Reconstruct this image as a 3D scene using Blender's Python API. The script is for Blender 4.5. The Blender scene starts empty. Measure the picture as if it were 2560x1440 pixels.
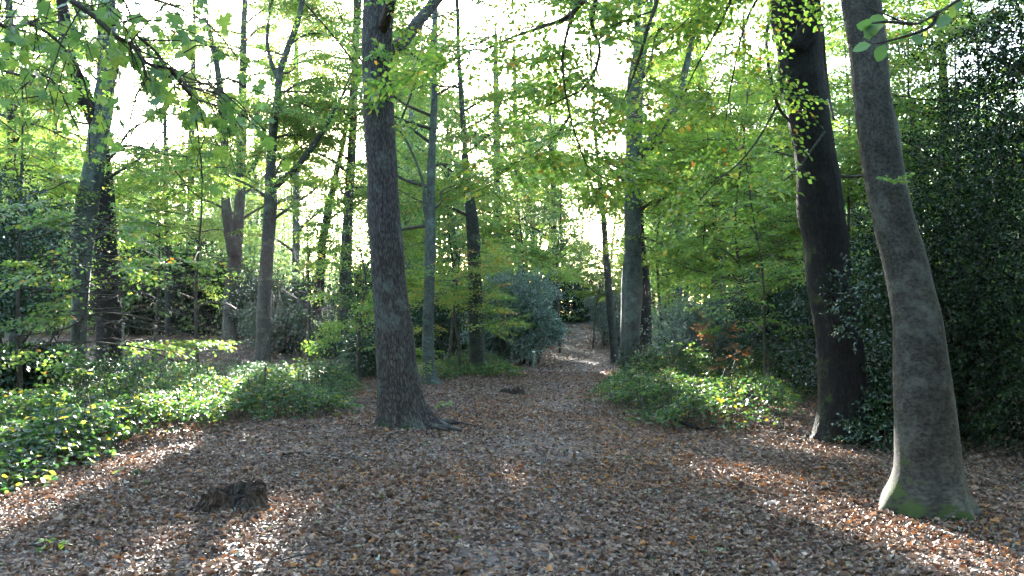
import bpy, math
import numpy as np
from mathutils import Vector
R = math.radians
rng = np.random.default_rng(11)
sc = bpy.context.scene
COL = sc.collection

# ------------------------------------------------------------------ camera
FPX, CX, CY, HOR, CAMH = 2130.0, 1280.0, 720.0, 790.0, 1.6
PITCH = math.atan((HOR - CY) / FPX)
cam_d = bpy.data.cameras.new("camera"); cam = bpy.data.objects.new("camera", cam_d); COL.objects.link(cam)
cam.location = (0, 0, CAMH); cam.rotation_euler = (R(90) + PITCH, 0, 0)
cam_d.sensor_width = 36; cam_d.lens = 36 * FPX / 2560; cam_d.clip_end = 1000; cam_d.clip_start = 0.05
sc.camera = cam
CP, SP = math.cos(PITCH), math.sin(PITCH)

def w(px, py, Y):
    """world point at forward distance Y seen at photo pixel px, py"""
    a, b = (px - CX) / FPX, (CY - py) / FPX
    k = Y / (CP - b * SP)
    return np.array([a * k, Y, CAMH + (SP + b * CP) * k])

def to_px(P):
    P = np.asarray(P, float)
    d = P - np.array([0, 0, CAMH])
    f = d[..., 1] * CP + d[..., 2] * SP
    u = -d[..., 1] * SP + d[..., 2] * CP
    f = np.where(f > .05, f, .05)
    return CX + FPX * d[..., 0] / f, CY - FPX * u / f

# ------------------------------------------------------------------ light
SUNP = w(972, 205, 1.0) - np.array([0, 0, CAMH]); SUN = SUNP / np.linalg.norm(SUNP)
EL = math.asin(SUN[2]); AZ = math.atan2(SUN[0], SUN[1])
world = bpy.data.worlds.new("World"); sc.world = world; world.use_nodes = True
nt = world.node_tree
sky = nt.nodes.new("ShaderNodeTexSky"); sky.sky_type = 'NISHITA'; sky.sun_disc = False
sky.sun_elevation = EL; sky.sun_rotation = AZ; sky.dust_density = 1.2; sky.air_density = 1.0; sky.ozone_density = 1.0
nt.nodes["Background"].inputs[1].default_value = 0.15
nt.links.new(sky.outputs[0], nt.nodes["Background"].inputs[0])
sun_d = bpy.data.lights.new("sun", 'SUN'); sun_d.energy = 5.0; sun_d.angle = R(0.53); sun_d.color = (1.0, .95, .87)
sun = bpy.data.objects.new("sun", sun_d); COL.objects.link(sun)
sun.rotation_euler = Vector(SUN).to_track_quat('Z', 'Y').to_euler(); sun.location = (0, 0, 40)
sc.view_settings.view_transform = 'Standard'; sc.view_settings.look = 'None'
sc.view_settings.exposure = 4.15; sc.view_settings.gamma = 1.0
cy = sc.cycles
cy.max_bounces = 7; cy.diffuse_bounces = 4; cy.glossy_bounces = 2; cy.transmission_bounces = 6; cy.transparent_max_bounces = 8
cy.volume_bounces = 0; cy.caustics_reflective = False; cy.caustics_refractive = False
cy.sample_clamp_indirect = 6; cy.sample_clamp_direct = 0
cy.use_denoising = True
try: cy.denoiser = 'OPENIMAGEDENOISE'
except Exception: pass
cy.use_adaptive_sampling = True; cy.adaptive_threshold = 0.02

# ------------------------------------------------------------------ helpers
def sstep(a, b, x):
    t = np.clip((np.asarray(x, float) - a) / (b - a), 0, 1); return t * t * (3 - 2 * t)

def terr(x, y):
    x = np.asarray(x, float); y = np.asarray(y, float)
    z = .025 * np.sin(x * 1.3 + .4 * y) * np.cos(y * .9 - .5 * x) + .03 * np.sin(.35 * x + 1) * np.sin(.4 * y)
    z = z * sstep(2, 5, np.abs(y) + 1)
    z = z + sstep(36, 70, y) * 1.6
    z = z + .75 * sstep(25, 35, y) * sstep(-4, -7.5, x)
    z = z + .45 * sstep(18, 30, y) * sstep(4, 9, x)
    return z

def gp(px, py):
    """ground point seen at a photo pixel"""
    a = np.array([0, 0, CAMH]); d = w(px, py, 1.0) - a
    t = CAMH / max(1e-3, -d[2]) if d[2] < 0 else 60
    t = min(t, 90)
    for _ in range(30):
        P = a + d * t
        g = float(terr(P[0], P[1]))
        t = t + .7 * (P[2] - g) / max(.02, -d[2]); t = min(max(t, 1), 90)
    P = a + d * t; P[2] = float(terr(P[0], P[1])); return P

def inpoly(x, y, poly):
    x = np.asarray(x); y = np.asarray(y); c = np.zeros(x.shape, bool)
    n = len(poly)
    for i in range(n):
        x0, y0 = poly[i][:2]; x1, y1 = poly[(i + 1) % n][:2]
        if y0 == y1: continue
        m = ((y0 > y) != (y1 > y)) & (x < (x1 - x0) * (y - y0) / (y1 - y0) + x0)
        c ^= m
    return c

def noise2(x, y, s, seed=0):
    """smooth value noise in numpy"""
    r = np.random.default_rng(seed).random((64, 64))
    x = np.asarray(x) * s + 1000; y = np.asarray(y) * s + 1000
    xi = np.floor(x).astype(int); yi = np.floor(y).astype(int); fx = x - xi; fy = y - yi
    fx = fx * fx * (3 - 2 * fx); fy = fy * fy * (3 - 2 * fy)
    g = lambda i, j: r[i % 64, j % 64]
    return (g(xi, yi) * (1 - fx) + g(xi + 1, yi) * fx) * (1 - fy) + (g(xi, yi + 1) * (1 - fx) + g(xi + 1, yi + 1) * fx) * fy

# gaps in the canopy through which the sun reaches these spots on the ground
LITPX = [
    [(-100, 1040), (200, 1020), (470, 1020), (560, 1060), (480, 1110), (380, 1150), (330, 1190), (200, 1245), (0, 1345), (-300, 1460), (-500, 1100)],
    [(330, 1440), (440, 1350), (590, 1300), (690, 1260), (790, 1290), (680, 1350), (590, 1440)],
    [(1150, 1180), (1300, 1180), (1290, 1225), (1170, 1225)],
    [(1790, 1085), (2010, 1085), (2170, 1135), (2080, 1150), (1900, 1112)],
    [(1730, 1165), (1850, 1175), (2080, 1225), (2020, 1245), (1800, 1205)],
    [(2080, 1290), (2210, 1290), (2330, 1330), (2560, 1410), (2760, 1480), (2760, 1600), (2560, 1520), (2330, 1420), (2150, 1350)],
    [(1880, 1265), (2060, 1285), (2180, 1345), (2060, 1330)],
    [(1700, 960), (1800, 1000), (2040, 1030), (2040, 1085), (1850, 1075), (1760, 1030)],
    [(1500, 930), (1560, 932), (1550, 950), (1510, 950)],
    [(420, 955), (640, 935), (860, 960), (700, 1030), (560, 1030), (380, 1010)],
    [(700, 930), (930, 930), (930, 960), (760, 955)],
]
LIT = []
for q in LITPX:    # a little larger than the patch, to allow for the leaves' own size
    v = np.array([gp(*p)[:2] for p in q]); c = v.mean(0); e = v - c
    LIT.append(c + e * (1 + .16 / (np.linalg.norm(e, axis=1, keepdims=True) + .05)))
def lit_mask(P):
    t = P[:, 2] / SUN[2]
    gx = P[:, 0] - SUN[0] * t; gy = P[:, 1] - SUN[1] * t
    m = np.zeros(len(P), bool)
    for q in LIT: m |= inpoly(gx, gy, q)
    return m
# openings between the crowns where the sky shows (world direction seen from the path)
GAPS = [
    [(262, 235), (420, 245), (510, 330), (490, 388), (330, 392), (262, 372)],
    [(990, 232), (1022, 245), (1025, 285), (992, 290)],
    [(1090, 120), (1300, 100), (1340, 165), (1190, 205)],
    [(1425, 515), (1500, 520), (1560, 570), (1550, 655), (1440, 600)],
    [(1605, 205), (1645, 210), (1655, 285), (1612, 300)],
    [(800, 395), (845, 390), (835, 460), (805, 500)],
]
def gap_mask(P):
    x, y = to_px(P); m = np.zeros(len(P), bool)
    x = x + 26 * np.sin(P[:, 0] * 5.1 + P[:, 2] * 7.3) + rng.normal(size=len(P)) * 16; y = y + 26 * np.sin(P[:, 1] * 4.7 - P[:, 2] * 6.1) + rng.normal(size=len(P)) * 16
    for q in GAPS: m |= inpoly(x, y, q)
    return m

# stems and banks that stand clear of the leaves in front of them: (outline, nearer than, share removed)
CLEAR = [
    ([(200, 250), (300, 250), (275, 400), (250, 540), (235, 700), (230, 960), (165, 960), (165, 640)], 19.5, .9),
    ([(240, 380), (305, 560), (310, 920), (232, 920), (225, 700)], 25.5, .95),
    ([(310, 868), (660, 868), (640, 925), (310, 925)], 34, .7),
    ([(300, 690), (640, 690), (640, 800), (300, 800)], 33, .5),
    ([(650, 330), (700, 330), (690, 905), (630, 905)], 26.5, .6),
    ([(843, 200), (900, 200), (884, 920), (840, 920)], 28, .6),
    ([(1545, 440), (1635, 440), (1635, 950), (1540, 950)], 21.5, .8),
    ([(1596, 520), (1634, 520), (1638, 885), (1598, 885)], 28.5, .8),
    ([(1745, 790), (1850, 800), (1850, 930), (1760, 930)], 15.5, .8),
    ([(1160, 480), (1212, 480), (1225, 935), (1165, 935)], 23.5, .55),
    ([(1340, 850), (1530, 850), (1560, 960), (1330, 960)], 45, .95),
]
def clear_mask(P):
    x, y = to_px(P); m = np.zeros(len(P), bool); x = x + rng.normal(size=len(P)) * 12; y = y + rng.normal(size=len(P)) * 12
    for q, dm, pr in CLEAR: m |= inpoly(x, y, q) & (P[:, 1] < dm) & (P[:, 1] > 10) & (rng.random(len(P)) < pr)
    return m

# ------------------------------------------------------------------ mesh building
def make_mesh(name, V, polys, mats=(), attrs=None, midx=None, smooth=True):
    """polys: list of int arrays (n,k)"""
    me = bpy.data.meshes.new(name)
    V = np.ascontiguousarray(V, np.float32)
    me.vertices.add(len(V)); me.vertices.foreach_set("co", V.ravel())
    polys = [np.asarray(p, np.int32) for p in polys if len(p)]
    nl = sum(p.size for p in polys); npoly = sum(len(p) for p in polys)
    me.loops.add(nl); me.polygons.add(npoly)
    me.loops.foreach_set("vertex_index", np.concatenate([p.ravel() for p in polys]))
    st = []; o = 0
    for p in polys:
        st.append(np.arange(len(p), dtype=np.int32) * p.shape[1] + o); o += p.size
    me.polygons.foreach_set("loop_start", np.concatenate(st))
    for m in mats: me.materials.append(m)
    if midx is not None: me.polygons.foreach_set("material_index", np.asarray(midx, np.int32))
    me.update(calc_edges=True)
    me.polygons.foreach_set("use_smooth", np.full(npoly, smooth, bool))
    for k, a in (attrs or {}).items():
        a = np.asarray(a, np.float32)
        if a.ndim == 1:
            at = me.attributes.new(k, 'FLOAT', 'POINT'); at.data.foreach_set("value", a)
        else:
            at = me.attributes.new(k, 'FLOAT_VECTOR', 'POINT'); at.data.foreach_set("vector", np.ascontiguousarray(a).ravel())
    return me

def tag(o, label=None, cat=None, group=None, kind=None):
    if label: o["label"] = label
    if cat: o["category"] = cat
    if group: o["group"] = group
    if kind: o["kind"] = kind
    return o

def thing(name, label, cat, loc, group=None):
    o = bpy.data.objects.new(name, None); COL.objects.link(o)
    o.location = [float(v) for v in loc]; o.empty_display_size = .3
    return tag(o, label, cat, group)

class MB:
    """collects tubes and quads in world space; build() makes ONE mesh object"""
    def __init__(s): s.V = []; s.P = {}; s.n = 0; s.B = []
    def add(s, V, polys, bark=None):
        V = np.asarray(V, float)
        for p in polys:
            p = np.asarray(p, np.int64)
            if len(p): s.P.setdefault(p.shape[1], []).append(p + s.n)
        s.V.append(V); s.n += len(V)
        s.B.append(V * 1.0 if bark is None else bark)
    def tube(s, pts, rad, n=8, cap=True, rough=0.0):
        pts = np.asarray(pts, float); m = len(pts); rad = np.broadcast_to(np.asarray(rad, float), (m,))
        t = np.gradient(pts, axis=0); t /= np.linalg.norm(t, axis=1)[:, None] + 1e-9
        ref = np.array([0, 0, 1.]) if abs(t[0][2]) < .9 else np.array([0, 1., 0])
        x = np.cross(ref, t[0]); x /= np.linalg.norm(x); X = [x]
        for i in range(1, m):
            x = X[-1] - t[i] * np.dot(X[-1], t[i]); x /= np.linalg.norm(x) + 1e-9; X.append(x)
        X = np.array(X); Y = np.cross(t, X)
        a = np.arange(n) * 2 * math.pi / n
        rr = rad[:, None] * (1 + (rough * rng.normal(size=(m, n)) if rough else np.zeros((m, n))))
        V = pts[:, None] + rr[..., None] * (np.cos(a)[None, :, None] * X[:, None] + np.sin(a)[None, :, None] * Y[:, None])
        L = np.concatenate([[0], np.cumsum(np.linalg.norm(np.diff(pts, axis=0), axis=1))])
        r0 = float(rad.mean())
        B = np.stack([np.broadcast_to(np.cos(a) * r0, (m, n)), np.broadcast_to(np.sin(a) * r0, (m, n)), np.broadcast_to(L[:, None] + 3, (m, n))], -1)
        i = np.arange(m - 1)[:, None] * n; j = np.arange(n)[None]; k = (j + 1) % n
        Q = np.stack([i + j, i + k, i + n + k, i + n + j], -1).reshape(-1, 4)
        polys = [Q]
        V = V.reshape(-1, 3); B = B.reshape(-1, 3)
        if cap:
            polys.append(np.array([np.arange(n)[::-1], (m - 1) * n + np.arange(n)]))
        s.add(V, polys, B)
    def build(s, name, mat, parent=None, smooth=True, origin=None):
        if not s.V: return None
        V = np.concatenate(s.V); B = np.concatenate(s.B)
        if parent is not None: V = V - np.array(parent.location)
        elif origin is not None: V = V - np.asarray(origin)
        me = make_mesh(name, V, [np.concatenate(p) for p in s.P.values()], [mat], {"bark": B}, None, smooth)
        o = bpy.data.objects.new(name, me); COL.objects.link(o)
        if parent is not None: o.parent = parent
        elif origin is not None: o.location = [float(v) for v in origin]
        return o

# leaf outlines: verts (x side, y along, z normal), faces
def T_rhomb(wd=.3, fold=.07):
    return np.array([[0, 0, 0], [wd, .45, fold], [0, 1, -.06], [-wd, .45, fold]]), [np.array([[0, 1, 2], [0, 2, 3]])]
def T_oval(wd=.31, fold=.06, bend=-.1):
    mid = [[0, 0, 0], [0, .33, .02], [0, .68, 0], [0, 1, bend]]
    r = [[wd * .85, .26, fold], [wd, .55, fold]]; r2 = [[wd * .6, .82, fold * .5 + bend * .4]]
    V = mid + r + r2 + [[-a, b, c] for a, b, c in r + r2]
    F3 = np.array([[0, 4, 1], [0, 1, 7], [2, 6, 3], [2, 3, 9]]); F4 = np.array([[1, 4, 5, 2], [1, 2, 8, 7]])
    F3b = np.array([[2, 5, 6], [2, 9, 8]])
    return np.array(V), [np.concatenate([F3, F3b]), F4]
def T_maple(droop=-.18, sd=0):
    half = [(.0, 1.0), (.1, .78), (.24, .8), (.22, .62), (.42, .70), (.56, .72), (.5, .52), (.36, .38), (.46, .3), (.56, .12), (.34, .08), (.2, -.04), (.04, .02)]
    pts = half + [(-x, y) for x, y in half[::-1] if x > 0]
    q = np.random.default_rng(sd); pts = [(x * (1 + q.normal() * .09), y + q.normal() * .045) for x, y in pts]; tw = q.normal() * .3
    V = [[0, .22, -.03]] + [[x, y, .14 * abs(x) + tw * x * y + droop * (x * x * 1.6 + max(0, y - .3) ** 2 * .8)] for x, y in pts]
    n = len(pts)
    return np.array(V), [np.array([[0, i + 1, (i + 1) % n + 1] for i in range(n)][::-1])]
def T_lobed(curl, seed):
    """fallen leaf with wavy edge and curl"""
    r = np.random.default_rng(seed); n = 12; a = np.arange(n) * 2 * math.pi / n
    rr = 1 + .1 * np.cos(a * 4 + r.random() * 6) + .08 * r.normal(size=n)
    x = .34 * rr * np.sin(a); y = .5 - .52 * rr * np.cos(a)
    z = curl * ((x / .34) ** 2 * .2) + curl * .16 * ((y - .5) / .5) ** 2 * r.choice([-1, 1]) + .05 * r.normal(size=n)
    V = np.concatenate([[[0, .5, 0.02]], np.stack([x, y, z], 1)])
    return V, [np.array([[0, i + 1, (i + 1) % n + 1] for i in range(n)])]

class LV:
    """collects leaves; build() makes ONE mesh object"""
    def __init__(s): s.V = []; s.F = {}; s.n = 0; s.r = []
    def put(s, T, pos, rot, size, rnd=None, cull=True, gaps=True):
        """pos (N,3), rot (N,3,3) rows = leaf x,y,z axes, size (N,)"""
        TV, TF = T
        if cull:
            keep = ~(lit_mask(pos) & (pos[:, 2] > 1.1)) & ~clear_mask(pos)
            if gaps:
                keep &= ~(gap_mask(pos) & (pos[:, 1] > 10.5) & (rng.random(len(pos)) < .985))
            pos, rot, size = pos[keep], rot[keep], size[keep]
            if rnd is not None: rnd = rnd[keep]
        N = len(pos)
        if not N: return
        if rnd is None: rnd = rng.random(N)
        V = pos[:, None] + size[:, None, None] * np.einsum('ki,nij->nkj', TV, rot)
        k = len(TV)
        for f in TF:
            F = (np.arange(N)[:, None, None] * k + f[None]).reshape(-1, f.shape[1]) + s.n
            s.F.setdefault(f.shape[1], []).append(F)
        s.V.append(V.reshape(-1, 3)); s.n += N * k; s.r.append(np.repeat(rnd, k))
    def build(s, name, mat, parent=None, origin=None):
        if not s.V: return None
        V = np.concatenate(s.V)
        if parent is not None: V = V - np.array(parent.location)
        elif origin is not None: V = V - np.asarray(origin)
        me = make_mesh(name, V, [np.concatenate(p) for p in s.F.values()], [mat], {"rnd": np.concatenate(s.r)}, None, False)
        o = bpy.data.objects.new(name, me); COL.objects.link(o)
        if parent is not None: o.parent = parent
        elif origin is not None: o.location = [float(v) for v in origin]
        return o

def nrm(v): return v / (np.linalg.norm(v, axis=-1, keepdims=True) + 1e-9)
def frames(d, up):
    """rows x,y,z with y along d, z near up"""
    y = nrm(d); x = nrm(np.cross(y, up)); z = np.cross(x, y)
    return np.stack([x, y, z], -2)

def make_spray(seed, side=3, sp=.085, tilt=.5):
    """a flat spray of leaves along local +y, length 1: returns pos, rot, twigs"""
    r = np.random.default_rng(seed); P = []; D = []; U = []; tw = [(np.array([0, 0, 0.]), np.array([0, 1, -.12]))]
    def along(a, b, n0):
        n = max(2, int(np.linalg.norm(b - a) / sp)); d = nrm(b - a); s = np.array([d[1], -d[0], 0])
        for i in range(n0, n + 1):
            t = i / n; sg = 1 if i % 2 else -1
            P.append(a + (b - a) * t + r.normal(size=3) * .02)
            dd = d * .55 + s * sg * .8 if i < n else d
            D.append(nrm(dd + r.normal(size=3) * .22 + np.array([0, 0, -.15])))
            U.append(nrm(np.array([0, 0, 1.]) + r.normal(size=3) * tilt))
    along(*tw[0], 1)
    for i in range(side * 2):
        t = .12 + .75 * i / (side * 2); sg = 1 if i % 2 else -1
        a = np.array([0, t, -.12 * t * t]); ln = (.55 - .3 * t) * r.uniform(.8, 1.2)
        b = a + np.array([sg * .72, .62, r.normal() * .12 - .08]) * ln
        tw.append((a, b)); along(a, b, 1)
    P, D, U = np.array(P), np.array(D), np.array(U)
    return P, frames(D, U), tw
SPR = [make_spray(i) for i in range(10)]
SPR_L = [make_spray(40 + i, side=2, sp=.14, tilt=.6) for i in range(8)]   # coarser, far trees

def put_sprays(lv, T, pos, dirs, ups, length, leaf, tpl=SPR, tb=None, twr=.003, cull=True, gaps=True, rnd=None):
    pos = np.asarray(pos); n = len(pos)
    if not n: return
    B = frames(np.asarray(dirs), np.asarray(ups)); length = np.broadcast_to(length, (n,))
    which = rng.integers(len(tpl), size=n)
    for k, (P, Rm, tw) in enumerate(tpl):
        ix = np.nonzero(which == k)[0]
        if not len(ix): continue
        b = B[ix]
        p = pos[ix][:, None] + length[ix][:, None, None] * np.einsum('ki,nij->nkj', P, b)
        q = np.einsum('kai,nij->nkaj', Rm, b)
        m = len(P)
        sz = leaf * rng.uniform(.7, 1.2, len(ix) * m)
        rr = None
        if rnd is not None:
            rr = np.clip(np.repeat(rnd[ix], m) + rng.normal(size=len(ix) * m) * .12, 0, 1)
        lv.put(T, p.reshape(-1, 3), q.reshape(-1, 3, 3), sz, rr, cull, gaps)
        if tb is not None:
            for j, i in enumerate(ix):
                for a, c in tw[:1] if twr < .0025 else tw:
                    A = pos[i] + length[i] * (a @ b[j]); C = pos[i] + length[i] * (c @ b[j])
                    tb.tube([A, C], [twr, twr * .5], 3, cap=False)

def curve(pts, n):
    """Catmull-Rom through points"""
    p = np.asarray(pts, float); p = np.vstack([2 * p[0] - p[1], p, 2 * p[-1] - p[-2]])
    out = []; m = len(p) - 3
    for u in np.linspace(0, m - 1e-6, n):
        i = int(u); t = u - i; a, b, c, d = p[i:i + 4]
        out.append(.5 * (2 * b + (c - a) * t + (2 * a - 5 * b + 4 * c - d) * t * t + (3 * b - a - 3 * c + d) * t ** 3))
    return np.array(out)

def limb(tb, lv, T, pts, r0, r1, sub=1.4, step=.5, spray=.7, leaf=.07, dens=1.0, start=.2, tpl=SPR, twr=.003, cull=True, gaps=True, nseg=6, flat=.4, twigs=True, rndc=None):
    """a limb through pts with side branches that carry leaf sprays"""
    c = curve(pts, max(8, 3 * len(pts))); L = np.concatenate([[0], np.cumsum(np.linalg.norm(np.diff(c, axis=0), axis=1))])
    if tb is not None: tb.tube(c, r0 + (r1 - r0) * L / L[-1], nseg, cap=False)
    pos, ds, us = [], [], []
    s = L[-1] * start + rng.uniform(0, step); sg = 1
    at = lambda q: np.array([np.interp(q, L, c[:, k]) for k in range(3)])
    while s < L[-1]:
        p = at(s); t = nrm(at(min(s + .1, L[-1])) - at(max(s - .1, 0)))
        side = nrm(np.cross(t, [0, 0, 1.])) * sg; sg = -sg
        u = s / L[-1]
        d = nrm(t * rng.uniform(.3, .9) + side * rng.uniform(.6, 1.) + np.array([0, 0, rng.normal() * .3 + .05]))
        ln = sub * (1.15 - .75 * u) * rng.uniform(.6, 1.2)
        e1 = p + d * ln * .55 + rng.normal(size=3) * .06 * ln; e2 = p + d * ln + np.array([0, 0, -.14 * ln]) + rng.normal(size=3) * .1 * ln
        if tb is not None:
            rr = (r0 + (r1 - r0) * u) * .45
            tb.tube([p, e1, e2], [rr, rr * .7, max(.003, rr * .3)], 4, cap=False)
        m = max(1, int(ln / (spray * .42) * dens + rng.random()))
        for k in range(m):
            v = (k + rng.random()) / m
            q = p + (e1 - p) * v * 2 if v < .5 else e1 + (e2 - e1) * (v - .5) * 2
            sd = np.cross(d, [0, 0, 1.]) * rng.choice([-1, 1])
            dd = nrm(d * .7 + sd * rng.uniform(.1, .9) + rng.normal(size=3) * .2); dd[2] *= flat; dd[2] -= .12
            pos.append(q); ds.append(dd); us.append(np.array([0, 0, 1.]) + rng.normal(size=3) * .3)
        pos.append(e2); ds.append(nrm(d * np.array([1, 1, flat]) + np.array([0, 0, -.15]))); us.append(np.array([0, 0, 1.]) + rng.normal(size=3) * .25)
        s += step * rng.uniform(.6, 1.4)
    pos.append(c[-1]); ds.append(nrm(c[-1] - c[-3])); us.append(np.array([.1, 0, 1.]))
    n = len(pos)
    rnd = None if rndc is None else np.clip(rndc + rng.normal(size=n) * .22, 0, 1)
    put_sprays(lv, T, np.array(pos), np.array(ds), np.array(us), spray * rng.uniform(.75, 1.25, n), leaf, tpl, tb if twigs else None, twr, cull, gaps, rnd)

# ------------------------------------------------------------------ materials
def nodes(name):
    m = bpy.data.materials.new(name); m.use_nodes = True; n = m.node_tree
    for x in list(n.nodes): n.nodes.remove(x)
    return m, n, n.links.new
def ramp(n, stops, const=False):
    r = n.nodes.new("ShaderNodeValToRGB"); e = r.color_ramp.elements
    r.color_ramp.interpolation = 'CONSTANT' if const else 'LINEAR'
    e[0].position = stops[0][0]; e[0].color = (*stops[0][1], 1); e[1].position = stops[1][0]; e[1].color = (*stops[1][1], 1)
    for p, c in stops[2:]:
        x = e.new(p); x.color = (*c, 1)
    return r
def leaf_mat(name, stops, tr=(1.5, 1.6, .7), mix=.45, rough=.45, spec=.5, const=False):
    m, n, L = nodes(name)
    at = n.nodes.new("ShaderNodeAttribute"); at.attribute_name = "rnd"
    cr = ramp(n, stops, const); L(at.outputs["Fac"], cr.inputs[0])
    b = n.nodes.new("ShaderNodeBsdfPrincipled"); L(cr.outputs[0], b.inputs["Base Color"]); b.inputs["Roughness"].default_value = rough
    b.inputs["Specular IOR Level"].default_value = spec
    out = n.nodes.new("ShaderNodeOutputMaterial")
    if mix > 0:
        mu = n.nodes.new("ShaderNodeMix"); mu.data_type = 'RGBA'; mu.blend_type = 'MULTIPLY'; mu.inputs[0].default_value = 1
        L(cr.outputs[0], mu.inputs[6]); mu.inputs[7].default_value = (*tr, 1)
        t = n.nodes.new("ShaderNodeBsdfTranslucent"); L(mu.outputs[2], t.inputs[0])
        x = n.nodes.new("ShaderNodeMixShader"); x.inputs[0].default_value = mix
        L(b.outputs[0], x.inputs[1]); L(t.outputs[0], x.inputs[2]); L(x.outputs[0], out.inputs[0])
    else: L(b.outputs[0], out.inputs[0])
    return m
M = {}
M['beech_leaf'] = leaf_mat('beech_leaf', [(0, (.05, .11, .025)), (.5, (.075, .15, .03)), (.88, (.12, .18, .035)), (.96, (.2, .18, .035)), (1, (.26, .11, .025))], tr=(2.0, 1.85, 1.35), mix=.5, rough=.45)
M['fresh_leaf'] = leaf_mat('fresh_leaf', [(0, (.065, .14, .024)), (.6, (.1, .185, .03)), (.94, (.16, .21, .035)), (1, (.3, .16, .03))], tr=(2.0, 1.9, 1.4), mix=.52, rough=.45)
M['maple_leaf'] = leaf_mat('maple_leaf', [(0, (.05, .12, .04)), (.6, (.08, .17, .035)), (1, (.13, .21, .04))], tr=(1.9, 1.7, 1.3), mix=.5, rough=.42)
M['far_leaf'] = leaf_mat('far_leaf', [(0, (.045, .11, .03)), (.6, (.08, .16, .04)), (1, (.14, .2, .05))], tr=(2.1, 1.85, 1.6), mix=.5, rough=.5)
M['bramble_leaf'] = leaf_mat('bramble_leaf', [(0, (.018, .05, .026)), (.6, (.033, .078, .034)), (.9, (.08, .13, .035)), (1, (.2, .15, .03))], tr=(2.3, 2.2, .9), mix=.48, rough=.45, spec=.42)
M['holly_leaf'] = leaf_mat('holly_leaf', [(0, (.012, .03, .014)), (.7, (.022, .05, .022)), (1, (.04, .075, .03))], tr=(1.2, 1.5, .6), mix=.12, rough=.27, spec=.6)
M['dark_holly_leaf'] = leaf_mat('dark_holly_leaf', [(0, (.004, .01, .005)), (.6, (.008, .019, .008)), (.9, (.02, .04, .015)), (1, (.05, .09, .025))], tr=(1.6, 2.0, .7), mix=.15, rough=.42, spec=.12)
M['blue_holly_leaf'] = leaf_mat('blue_holly_leaf', [(0, (.06, .1, .08)), (.7, (.1, .155, .125)), (1, (.15, .21, .165))], tr=(1., 1.2, 1), mix=.2, rough=.3, spec=.6)
M['litter_leaf'] = leaf_mat('litter_leaf', [(p, tuple(.92 * (.8 * v + .2 * w_ * sum(c) / 3) for v, w_ in zip(c, (1.24, .97, .87)))) for p, c in [(0, (.13, .075, .052)), (.16, (.2, .135, .1)), (.36, (.235, .155, .115)), (.52, (.15, .09, .062)), (.68, (.31, .225, .175)), (.77, (.2, .08, .035)), (.83, (.075, .05, .04)), (.945, (.4, .17, .045)), (.97, (.25, .27, .2)), (.985, (.42, .34, .28)), (.993, (.13, .19, .06))]], tr=(1.2, 1.0, .8), mix=.14, rough=.58, spec=.17, const=True)
M['dry_leaf'] = leaf_mat('dry_leaf', [(0, (.15, .065, .03)), (1, (.27, .13, .05))], tr=(1.6, 1.3, .8), mix=.5, rough=.5)

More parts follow.
